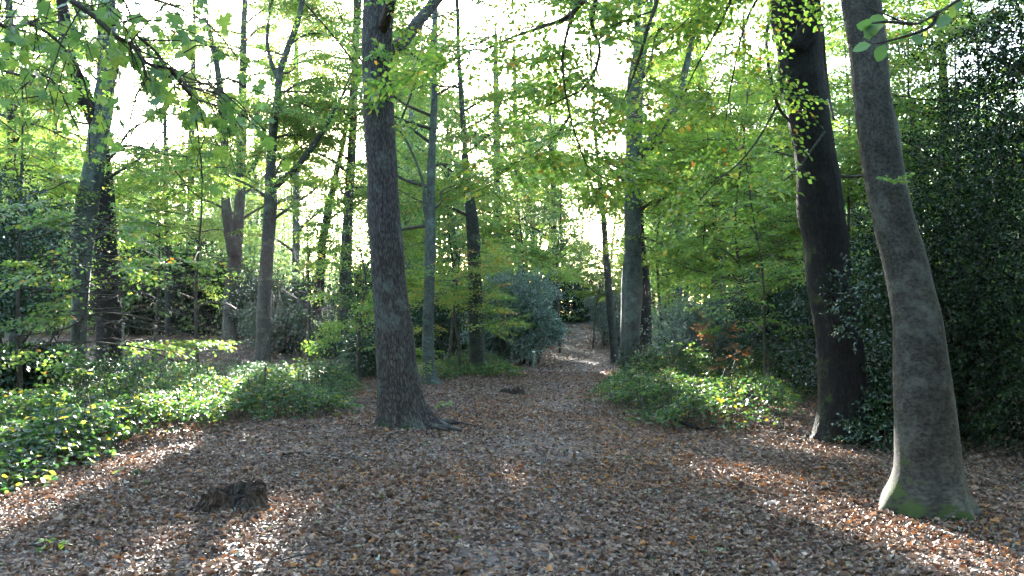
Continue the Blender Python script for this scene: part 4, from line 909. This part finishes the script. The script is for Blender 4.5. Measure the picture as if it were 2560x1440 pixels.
bramble("undergrowth", "green ground cover round the feet of the slender beech and mossy trunk", [(1085, 960), (1160, 950), (1330, 955), (1320, 925), (1180, 905), (1060, 915), (1045, 960)], 3500, lambda x, y: .3 + 0 * x, leaf=(.06, .1))
bramble("undergrowth", "bramble undergrowth on the right of the path before the black-barked oak", [(1430, 1012), (1480, 1048), (1580, 1072), (1700, 1095), (1850, 1097), (2040, 1080), (2060, 960), (1900, 915), (1700, 920), (1560, 945), (1480, 970)], 16000, lambda x, y: .48 + 0 * x)
bramble("undergrowth", "ivy and nettles in the shade under the right-hand holly", [(2110, 1095), (2230, 1130), (2240, 1000), (2120, 1000)], 500, lambda x, y: .25 + 0 * x, leaf=(.04, .06), mat='holly_leaf')

# ------------------------------------------------------------------ overhanging branches close to the path
def hang(root, polys, tb, lv, T, D, **k):
    for p, r0 in polys: limb(tb, lv, T, pxl(p, D), r0, .004, **k)
# beech boughs drooping into the top of the view belong to a beech right of the path
nb = np.array([5.6, 4.2, float(terr(5.6, 4.2))]); root = thing("beech_tree", "beech whose drooping leafy boughs hang over the middle of the path", "tree", nb)
mb = MB(); tk = curve([nb - [0, 0, .2], nb + [-.05, .1, 2.5], nb + [.1, .2, 5], nb + [-.1, .3, 9], nb + [0, .2, 13]], 40); mb.tube(tk, np.linspace(.32, .1, 40), 24, rough=.015); mb.build("trunk", M['beech_bark'], root)
tb, lv = MB(), LV()
E = np.array([5.55, 4.45, 6.6])
b1 = w(1900, -200, 7.2); b2 = w(1650, -90, 7.6)
limb(tb, lv, OV, [E, b1, b2, w(1500, -40, 7.9), w(1441, 10, 7.8), w(1408, 130, 7.6), w(1410, 200, 7.6), w(1425, 290, 7.7), w(1448, 365, 7.8), w(1466, 412, 7.9)], .07, .006, sub=.85, step=.3, spray=.5, leaf=.066, dens=1.0, start=.45, twr=.0028)
limb(tb, lv, OV, [w(1500, -40, 7.9), w(1420, 40, 8.2), w(1345, 70, 8.5), w(1290, 90, 8.8), w(1210, 125, 9.2), w(1120, 170, 9.6)], .025, .005, sub=1.0, step=.3, spray=.5, leaf=.066, dens=.9, start=.1, twr=.0028)
limb(tb, lv, OV, [b2, w(1642, 0, 7.4), w(1620, 70, 7.3), w(1592, 165, 7.4), w(1560, 250, 7.6)], .03, .005, sub=.8, step=.3, spray=.5, leaf=.066, dens=.9, start=.25, twr=.0028)
limb(tb, lv, OV, [w(1500, -40, 7.9), w(1480, 60, 8.3), w(1500, 130, 8.6), w(1465, 215, 8.8), w(1400, 250, 9.2), w(1290, 300, 9.8)], .022, .005, sub=.95, step=.3, spray=.5, leaf=.066, dens=.9, start=.2, twr=.0028)
limb(tb, lv, OV, [b1, w(1850, -60, 8.4), w(1800, 60, 9.0), w(1740, 170, 9.5), w(1700, 260, 9.8)], .03, .005, sub=1.0, step=.3, spray=.55, leaf=.066, dens=1, start=.15, twr=.0028)
limb(tb, lv, OV, [b1, w(1960, -120, 8.5), w(1870, 40, 9.5), w(1830, 200, 10), w(1810, 330, 10.3)], .03, .005, sub=1.1, step=.3, spray=.55, leaf=.066, dens=1, start=.2, twr=.0028)
limb(tb, lv, OV, [b2, w(1560, -80, 9.5), w(1400, -40, 10.5), w(1250, -10, 11.2), w(1130, 30, 11.6), w(1040, 60, 12)], .035, .006, sub=1.2, step=.35, spray=.55, leaf=.07, dens=.9, start=.15, twr=.0028)
limb(tb, lv, OV, [w(1425, 290, 7.7), w(1395, 330, 8.0), w(1340, 380, 8.4), w(1300, 400, 8.6)], .012, .004, sub=.7, step=.25, spray=.45, leaf=.062, dens=.9, start=.1, twr=.0028)
limb(tb, lv, OV, [w(1466, 412, 7.9), w(1500, 440, 8.0), w(1530, 450, 8.1)], .006, .003, sub=.5, step=.2, spray=.4, leaf=.062, dens=.9, start=.1, twr=.0028)
for z, az, L in [(7.5, 2.2, 4), (8.5, 1.2, 4), (9.5, 3.0, 3.5), (8, .2, 4), (10.5, 2, 3), (9, 4.5, 4), (11, 5.5, 3)]:
    p = np.array([5.6, 4.4, z]); d = np.array([math.cos(az), math.sin(az), .25]); limb(tb, lv, OV, [p, p + d * L * .5, p + d * L + [0, 0, -.3]], .06, .01, sub=1.5, step=.5, spray=.6, leaf=.08, twigs=False)
tb.build("branch", M['twig'], root); lv.build("crown", M['fresh_leaf'], root)

# maple boughs at top left
nb = np.array([-4.6, 3.4, float(terr(-4.6, 3.4))]); root = thing("maple_tree", "maple whose dark bough with big lobed leaves hangs in at top left", "tree", nb)
mb = MB(); tk = curve([nb - [0, 0, .2], nb + [.1, .1, 2], nb + [0, .2, 4.5], nb + [.2, .2, 8]], 30); mb.tube(tk, np.linspace(.2, .08, 30), 18, rough=.02); mb.build("trunk", M['grey_bark'], root)
tb = MB(); lv = LV(); MT = [T_maple(-.15, 1), T_maple(-.45, 2), T_maple(.1, 3), T_maple(-.6, 4), T_maple(-.3, 5)]
def maple_twigs(pts, D, r0, n, ln=.38, ls=(.042, .07)):
    n = int(n * 1.05)
    c = curve(pxl(pts, D) if not isinstance(pts, np.ndarray) else pts, 30); tb.tube(c, np.linspace(r0, .004, 30), 7, cap=False, rough=.04)
    for k in range(n):
        u = rng.uniform(.02, 1); p = c[int(u * 29)]; t = nrm(c[min(29, int(u * 29) + 1)] - c[max(0, int(u * 29) - 1)])
        d = nrm(t * .6 + rng.normal(size=3) * .6 + [0, 0, -.25]); e = p + d * ln * rng.uniform(.4, 1.3) ; m_ = (p + e) / 2 + [0, 0, .05]
        tb.tube([p, m_, e], [.0035, .003, .002], 4, cap=False)
        for q in range(rng.integers(2, 5)):
            v = rng.uniform(.25, 1.); b = p + (e - p) * v + rng.normal(size=3) * .015
            pd = nrm(rng.normal(size=3) + d * .4); tipb = b + pd * rng.uniform(.03, .07) + [0, 0, -.015]
            tb.tube([b, tipb], [.0014, .001], 3, cap=False)
            ld = nrm(pd * .6 + [0, 0, -.75] + rng.normal(size=3) * .35); up = nrm(np.array([0, -.55, .6]) + rng.normal(size=3) * .45)
            lv.put(MT[rng.integers(5)], tipb[None], frames(ld[None], up[None]), np.array([rng.uniform(*ls)]), None, cull=False)
S0 = np.array([-4.5, 3.5, 3.9]); s1 = w(60, -90, 3.4)
maple_twigs(np.array([S0, (S0 + s1) / 2 + [0, 0, .1], s1, w(165, -10, 3.3), w(240, 45, 3.3), w(285, 88, 3.3), w(330, 112, 3.35), w(370, 160, 3.4), w(425, 172, 3.45), w(470, 215, 3.5), w(540, 230, 3.6)]), 0, .015, 34)
maple_twigs([(255, 55), (320, 75, .1), (390, 130, .2), (440, 190, .3), (490, 165, .3)], 3.35, .007, 12)
maple_twigs([(330, 112), (355, 150, -.1), (365, 190, -.1), (395, 215, 0)], 3.35, .006, 7)
maple_twigs([(425, 172), (480, 240, .2), (560, 270, .4), (610, 290, .6), (650, 330, .7)], 3.45, .006, 10, .3, (.045, .07))
maple_twigs(np.array([s1, w(-40, 10, 3.5), w(20, 70, 3.8), w(80, 60, 4.0), w(150, 110, 4.2), w(205, 190, 4.4), w(225, 270, 4.5)]), 0, .012, 26)
maple_twigs(np.array([(S0 + s1) / 2, w(-80, 60, 4.2), w(-20, 160, 4.8), w(60, 190, 5.2), w(130, 200, 5.4), w(200, 330, 5.6)]), 0, .013, 26, .45)
maple_twigs(np.array([s1, w(200, -60, 4.5), w(300, -20, 5.2), w(420, 10, 5.8), w(520, 60, 6.2), w(590, 140, 6.4)]), 0, .014, 30, .5)
maple_twigs([(300, -20, .0), (330, 60, .2), (300, 140, .4), (290, 230, .6)], 5.2, .007, 14, .45)
tb.build("branch", M['twig'], root); lv.build("crown", M['maple_leaf'], root)

# hazel sprays at top right
nb = np.array([3.2, 2.6, float(terr(3.2, 2.6))]); root = thing("hazel_bush", "hazel whose few big oval leaves hang over the leaning beech's top", "bush", nb)
mb = MB(); tk = curve([nb - [0, 0, .1], nb + [0, .1, 1.5], nb + [-.2, .2, 2.6], nb + [-.5, .2, 3.3]], 20); mb.tube(tk, np.linspace(.03, .012, 20), 8); mb.build("trunk", M['twig'], root)
tb, lv = MB(), LV(); tip = tk[-1]; HZ = T_oval(.4, .05, -.08)
for pts in ([(2560, -40, .2), (2420, -10, .1), (2340, 35, 0), (2280, 60, -.05), (2200, 30, -.05), (2150, 10, -.05)], [(2345, 30, 0), (2320, 70, 0), (2230, 100, .05), (2180, 110, .1)], [(2280, 60, -.05), (2215, 55, -.1), (2165, 60, -.1)]):
    c = curve(np.vstack([tip[None], pxl(pts, 2.6)]) if pts[0][0] > 2500 else pxl(pts, 2.6), 24); tb.tube(c, np.linspace(.007, .002, 24), 5, cap=False)
    for k in range(5):
        p = c[rng.integers(6, 24)]; d = nrm(np.array([-.5, 0, -.35]) + rng.normal(size=3) * .45); up = nrm(np.array([0, -.7, .6]) + rng.normal(size=3) * .35)
        lv.put(HZ, (p + d * .01)[None], frames(d[None], up[None]), np.array([rng.uniform(.038, .058)]), None, cull=False)
tb.build("branch", M['twig'], root); lv.build("crown", M['maple_leaf'], root)

# leafy sprig on the leaning beech
sg = LV(); p = w(2195, 462, 6.95) + np.array([0, -.28, 0])
put_sprays(sg, OV, np.repeat(p[None], 3, 0), nrm(np.array([[-.6, -.3, .1], [.5, -.3, .2], [0, -.5, -.1]])), np.array([[0, -.4, 1]] * 3), .12, .045, SPR_L, None, cull=False)
sg.build("epicormic_shoot", M['fresh_leaf'], beech)

# ------------------------------------------------------------------ small things on the ground
def stump(label, base, R0, prof, n=72, mat='stump_wood', seed=0, name="tree_stump", hollow=.6):
    r = np.random.default_rng(seed); a = np.arange(n) * 2 * math.pi / n
    rr = R0 * (1 + .1 * np.sin(3 * a + r.random() * 6) + .07 * np.sin(7 * a + r.random() * 6) + .05 * r.normal(size=n))
    h = np.array([prof(t) for t in a]) + .012 * r.normal(size=n)
    rows = []
    for t, k in [(-.25, 1.35), (0, 1.24), (.25, 1.08), (.6, .98), (.9, .93), (1, .88), (1.0, .78), (.75, .68), (.45, .55), (.35, .3)]:
        z = h * t if t > 0 else np.full(n, t * .3)
        q = rr * k * (1 + .04 * r.normal(size=n))
        rows.append(np.stack([q * np.cos(a), q * np.sin(a) * .8, z], -1))
    V = np.array(rows).reshape(-1, 3); V[:, :2] += r.normal(size=(len(V), 2)) * .006; m = len(rows)
    i = np.arange(m - 1)[:, None] * n; j = np.arange(n)[None]; k = (j + 1) % n
    mb = MB(); W = V + base
    mb.add(W, [np.stack([i + j, i + k, i + n + k, i + n + j], -1).reshape(-1, 4), np.array([(m - 1) * n + np.arange(n)])], np.stack([np.tile(np.cos(a) * R0, m), np.tile(np.sin(a) * R0, m), V[:, 2]], -1))
    o = mb.build(name, M[mat], None, origin=base, smooth=False); return tag(o, label, "stump")
b = gp(558, 1288)
def prof(t):
    d = math.degrees(t) % 360
    return 1.05 * float(np.interp(d, [0, 30, 70, 110, 150, 185, 210, 235, 255, 275, 295, 310, 335, 360], [.17, .18, .16, .14, .11, .06, .09, .14, .16, .13, .03, .025, .14, .17]))
stump("rotten dark hollow tree stump among fallen leaves at lower left", b + np.array([0, .2, .03]), .24, prof, seed=2)
for (px, py), R0, hh, lab, sd in [((1266, 985), .13, .09, "low crumbling stump remnant on the path, left one of the touching pair", 4), ((1294, 988), .15, .13, "blackish broken stump on the path, right and taller one of the pair", 6)]:
    b = gp(px, py); stump(lab, b, R0, lambda t, hh=hh: hh * (.75 + .35 * math.sin(2 * t + hh * 40) + .2 * math.sin(5 * t)), n=40, seed=sd, name="broken_stump", mat='stump_wood')

b = gp(1333, 922); root = thing("waymark_post", "thin dark waymark post with white top beside the path bend", "post", b)
mb = MB(); mb.tube([b + [0, 0, -.1], b + [.01, 0, .42], b + [.012, 0, .5]], [.042, .042, .04], 4); mb.build("post", M['post_wood'], root, smooth=False)
mb = MB(); mb.tube([b + [.012, 0, .502], b + [.013, 0, .535], b + [.013, 0, .545]], [.041, .04, .03], 4); mb.build("cap", M['white_paint'], root, smooth=False)

b = gp(296, 918); mb = MB(); c = curve([b + [0, 0, -.1], b + [.0, 0, .5], b + [.06, 0, 1.0], b + [.12, 0, 1.38]], 30); c = c + rng.normal(size=c.shape) * .006
mb.tube(c, np.linspace(.1, .075, 30), 14, rough=.07); o = mb.build("dead_trunk", M['dead_wood'], None, origin=b); tag(o, "pale broken dead stem standing at the foot of the stout dark trunk", "dead tree")

def stick(label, pts, r0, mat='twig', twigs=2):
    P = []
    for a in pts:
        q = gp(a[0], a[1]); q[2] += r0 * .8 + .02 + (a[2] if len(a) > 2 else 0); P.append(q)
    mb = MB(); c = curve(P, 24); c += rng.normal(size=c.shape) * r0 * .2; mb.tube(c, np.linspace(r0, r0 * .4, 24), 7, rough=.08)
    for k in range(twigs):
        i = rng.integers(6, 20); mb.tube([c[i], c[i] + np.array([rng.normal() * .15, rng.normal() * .1, .04])], [r0 * .4, r0 * .2], 4)
    o = mb.build("fallen_stick", M[mat], None, origin=P[0]); tag(o, label, "stick", "sticks lying on the leaves")
stick("long dark stick on the leaves behind the rotten stump", [(700, 1142), (780, 1140), (870, 1152), (965, 1162)], .016)
stick("short dark stick lying in shade below the big oak", [(760, 1160), (820, 1157), (880, 1166)], .012)
stick("mossy pale stick lying in the sun before the leaning beech", [(2330, 1335), (2365, 1345), (2400, 1356)], .018, 'dead_wood', 0)
stick("dark fallen branch under the front of the right-hand brambles", [(1690, 1068, .05), (1730, 1078, .02), (1770, 1086)], .035, 'dark_bark')
stick("thin dead twig beside the black-barked oak's foot", [(1990, 1110), (2040, 1100), (2060, 1092)], .008, 'dead_wood', 1)
stick("thin grey twig lying by the oak's mossy foot", [(985, 1092), (1010, 1098), (1040, 1103)], .009, 'dead_wood', 1)

def seedling(label, px, py, h, n, ls, mat='fresh_leaf'):
    b = gp(px, py); root = thing("seedling", label, "seedling", b, "seedlings sprouting from the leaf litter"); lv, tb = LV(), MB()
    for k in range(n):
        e = b + np.array([rng.normal() * h * .4, rng.normal() * h * .3, h * rng.uniform(.4, 1)]); tb.tube([b, e], [.003, .002], 4, cap=False)
        m = 3; d = nrm(rng.normal(size=(m, 3)) * np.array([1, 1, .3])); up = np.array([[0, -.2, 1.]] * m) + rng.normal(size=(m, 3)) * .3
        lv.put(OV, np.repeat(e[None], m, 0), frames(d, up), rng.uniform(*ls, m), None, cull=False)
    tb.build("stem", M['twig'], root); lv.build("leaves", M[mat], root)
seedling("small pale green seedling at the bottom left corner", 130, 1385, .1, 6, (.05, .075))
seedling("green seedling sprouting beside the leaf edge of the left brambles", 330, 1205, .16, 5, (.07, .1), 'bramble_leaf')
seedling("bright green seedling at the foot of the black-barked oak", 2122, 1118, .12, 5, (.05, .07))
seedling("rusty seedling next to the bright green one by the oak", 2106, 1120, .1, 3, (.05, .06), 'dry_leaf')
seedling("yellow-green seedling behind the big oak's right root", 1100, 1030, .18, 8, (.06, .09))
seedling("grey-green seedling in the litter left of the rotten stump", 215, 1180, .14, 4, (.06, .09), 'bramble_leaf')

# ------------------------------------------------------------------ the far wood, one mass
def far_wood():
    lv, tb = LV(), MB(); G = [[] for _ in range(4)]
    def addp(P, d, up, ln):
        for g, q in zip(G, (P, d, up, ln)): g.append(q)
    def one(x, D, H, r, n, rmax=3.8, lo=.16):
        zb = float(terr(x, D)); lx = rng.normal() * .6
        hs = np.linspace(1.5, H, 80); st = np.stack([x + lx * np.interp(hs / H, [0, .35, .7, 1], [0, .3, 1, 1.1]), np.full(80, float(D)), zb + hs], -1)
        if lit_mask(st).any() or (D < 75 and gap_mask(st[20:]).mean() > .04): return
        tb.tube(curve([[x, D, zb - .2], [x + lx * .3, D, zb + H * .35], [x + lx, D, zb + H * .7], [x + lx * 1.1, D, zb + H * .97]], 9), np.linspace(r, .03, 9), 8, cap=False)
        t = rng.random(n); z = zb + H * (lo + (1 - lo) * t); a = rng.uniform(0, 6.283, n)
        lobe = .65 + .5 * np.sin(a * 3 + D) * np.cos(t * 9 + x)
        rad = rmax * (.3 + .7 * np.sin(np.pi * np.clip(t * .9 + .08, 0, 1))) * np.sqrt(rng.random(n)) * lobe
        P = np.stack([x + lx * t + rad * np.cos(a), D + rad * np.sin(a), z], -1)
        for k in range(0, n, 9):
            q = np.array([x + lx * t[k], D, z[k] - 1.2])
            if lit_mask(q + (P[k] - q) * np.linspace(0, 1, 14)[:, None]).any(): continue
            tb.tube([q, (q + P[k]) / 2 + [0, 0, .2], P[k]], [.05, .03, .015], 4, cap=False)
        addp(P, nrm(np.stack([np.cos(a), np.sin(a), rng.normal(size=n) * .3 - .1], -1) + rng.normal(size=(n, 3)) * .3), rng.normal(size=(n, 3)) * .4 + [0, 0, 1], rng.uniform(1.1, 1.9, n))
    clear = lambda x, D: np.abs(x - np.interp(D, [28, 40, 60], [2.6, 3.5, 4.6])) > np.where(np.asarray(D) > 57, 0, 2.3)
    for i in range(330):
        D = rng.uniform(42, 100); x = rng.uniform(-.9, .9) * D
        if not clear(x, D) and D < 56: continue
        one(x, D, rng.uniform(13, 19.5) if D > 60 else rng.uniform(8, 15.5), rng.uniform(.1, .24), 230)
    for i in range(110):   # taller trees added towards the sun to shade the foreground
        D = rng.uniform(52, 100); x = -.1459 * D + rng.uniform(-6.5, 8)
        one(x, D, .277 * D + rng.uniform(-1.5, 2.5), rng.uniform(.12, .26), 150, 3.6, .35)
    # unseen trees added behind and beside the viewpoint, to shade it the same way
    for i in range(150):
        x, y = rng.uniform(-30, 30), rng.uniform(-34, 14)
        if abs(x) < .72 * max(y, 0) + (4.2 if y > -7 else 0) or math.hypot(x, y) < 4.5: continue
        one(x, y, rng.uniform(11, 17), rng.uniform(.15, .3), 230, 4.8, .2)
    # thicket of thin stems at the foot of the far trees
    n = 19000; D = rng.uniform(34, 85, n); x = rng.uniform(-.9, .9, n) * D; k = clear(x, D); D, x = D[k], x[k]; n = len(D)
    hh = np.clip((D - 31) / 8, 0, 1) * (1.5 + 9 * noise2(x, D, .22, 31) ** 1.3)
    z = terr(x, D) + rng.random(n) * hh; a = rng.uniform(0, 6.283, n)
    addp(np.stack([x, D, z], -1), nrm(np.stack([np.cos(a), np.sin(a), rng.normal(size=n) * .4 + .1], -1)), rng.normal(size=(n, 3)) * .5 + [0, 0, 1], rng.uniform(.8, 1.4, n))
    for k in range(0, n, 14):
        tb.tube([[x[k] + rng.normal() * .3, D[k], terr(x[k], D[k]) - .1], [x[k], D[k], z[k]]], [.035, .012], 4, cap=False)
    put_sprays(lv, RH, *[np.concatenate(g) for g in G], .2, SPR_L)
    print("far leaves", lv.n // 4)
    o = lv.build("woodland", M['far_leaf'], None); tag(o, "hazy green wood closing off the view behind the trees", "wood", kind="stuff")
    tb.build("trunk", M['grey_bark'], o)["kind"] = "stuff"
far_wood()

# ------------------------------------------------------------------ woodland air
HAZE = 0.00015
if HAZE > 0:
    V = np.array([[x, y, z] for x in (-130, 130) for y in (-40, 160) for z in (-1.6, 40)], float)
    me = make_mesh("haze", V, [np.array([[0, 1, 3, 2], [4, 6, 7, 5], [0, 4, 5, 1], [2, 3, 7, 6], [0, 2, 6, 4], [1, 5, 7, 3]])], [], None, None, False)
    m = bpy.data.materials.new("haze"); m.use_nodes = True; n = m.node_tree
    for x in list(n.nodes): n.nodes.remove(x)
    v = n.nodes.new("ShaderNodeVolumePrincipled"); v.inputs["Color"].default_value = (.93, .96, 1, 1); v.inputs["Density"].default_value = HAZE; v.inputs["Anisotropy"].default_value = .65
    o = n.nodes.new("ShaderNodeOutputMaterial"); n.links.new(v.outputs[0], o.inputs["Volume"]); me.materials.append(m)
    ho = bpy.data.objects.new("haze", me); COL.objects.link(ho); tag(ho, "thin bright haze hanging in the wood", "haze", kind="stuff")
